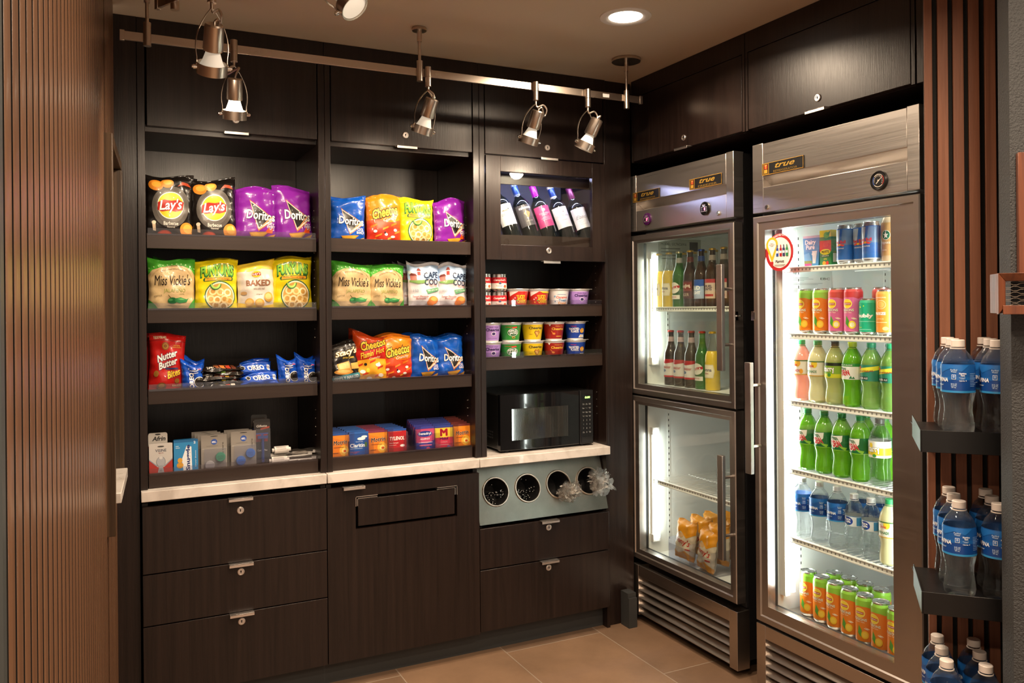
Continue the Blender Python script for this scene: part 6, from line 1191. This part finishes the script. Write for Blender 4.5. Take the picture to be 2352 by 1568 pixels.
bw = beer('brown beer bottle with white and red label, first on the fogged floor', (XB + .015, -.074, zl_), AMB, A_BW, '#d8d2cc', '#b3342c', neck='#b8a0a0', group=GL)
dup(bw, (XB + .015, -.143, zl_), None, 'brown beer bottle with white and red label, second on the fogged floor'); dup(bw, (XB + .015, -.216, zl_), None, 'brown beer bottle with white and red label, third on the fogged floor')
beer('green beer bottle standing behind the fogged glass', (XB + .015, -.287, zl_), GRN, A_SA, '#e6e2d4', '#b3342c', group=GL); beer('clear beer bottle at the right behind the fogged glass', (XB + .015, -.352, zl_), CLB, A_CO, '#d8d4c4', liq=YL, group=GL)
# frozen sandwiches in a clear bin
A_TO = [P([(-1, 1), (1, 1), (1, .35), (.4, .15), (-.2, .45), (-1, .1)], '#d8901c'), P([(-1, -.55), (-.3, -.7), (.4, -.5), (1, -.75), (1, -1), (-1, -1)], '#d8901c'), T("Tony's", .0, -.08, 1.5, .42, '#a82a1c', '#e8dcc8', .03, .02, .25, -6), E_(-.2, .25, .35, .12, '#c8a070', 14), Q(.4, -.45, .8, -.38, '#b3342c')]
Tn = bag(.115, .165, .05, '#cdbfa6', A_TO, 21, 'frozen_snack_bag', 'orange and clear frozen snack bag at the front left of the freezer bin', 'frozen snack', 'frozen snack bags', (2.225, -.175, .318), L2 + .1, -.12, roll=.05)
for k, (x, y, z, rz, l) in enumerate([(2.29, -.185, .33, .2, 'second in the left row'), (2.355, -.20, .34, 0, 'third in the left row'), (2.225, -.315, .310, -.1, 'at the front right of the freezer bin'), (2.29, -.32, .325, .1, 'second in the right row'), (2.355, -.33, .335, .0, 'rearmost in the right row'), (2.42, -.25, .345, .3, 'at the back of the bin')]): dup(Tn, (x, y, z), (-.12, .06 * (-1) ** k, L2 + rz), 'orange and clear frozen snack bag ' + l)
b = B(ACRYL); x0_, x1_ = 2.195, 2.46
b.box(x0_, x0_ + .0015, -.385, -.105, .298, .375); b.box(x0_, x1_, -.105, -.1035, .298, .40); b.box(x0_, x1_, -.247, -.2455, .298, .40); b.box(x0_, x1_, -.385, -.3835, .298, .40); o = b.build('freezer_bin'); tag(o, 'clear acrylic bin holding frozen snack bags on the freezer floor', 'bin')

# --- water bottles on the black rack
def rk(e, s, z): return RK + Vector((.68811 * e + .72561 * s, -.72561 * e + .68811 * s, z))
WB = None; cols = [('left', .083), ('right', .165)]
for lv, (zt, nm) in enumerate(((1.1005, 'top'), (.7205, 'middle'), (.3405, 'lowest'))):
    for c_, (cn, e) in enumerate(cols):
        if lv == 2: e -= .029
        for r_, s_ in enumerate((.042, .120, .198)):
            lab = 'water bottle in the %s column of the %s black shelf, %s' % (cn, nm, ['nearest the front', 'in the middle row', 'against the slats'][r_])
            rz = RA - 1.35 + .06 * ((lv * 5 + r_ * 3 + c_) % 3)
            if WB is None: WB = pbottle(lab, rk(e, s_, zt), rz, 'water', LM['clear'], '#d9cfc8', '#1f62ae', A_AQ, (.100, .166), group='water bottles on the black shelves', name='water_bottle', cat='water bottle', s=1.0)
            else: dup(WB, rk(e, s_, zt), (0, 0, rz), lab, 'water bottles on the black shelves')
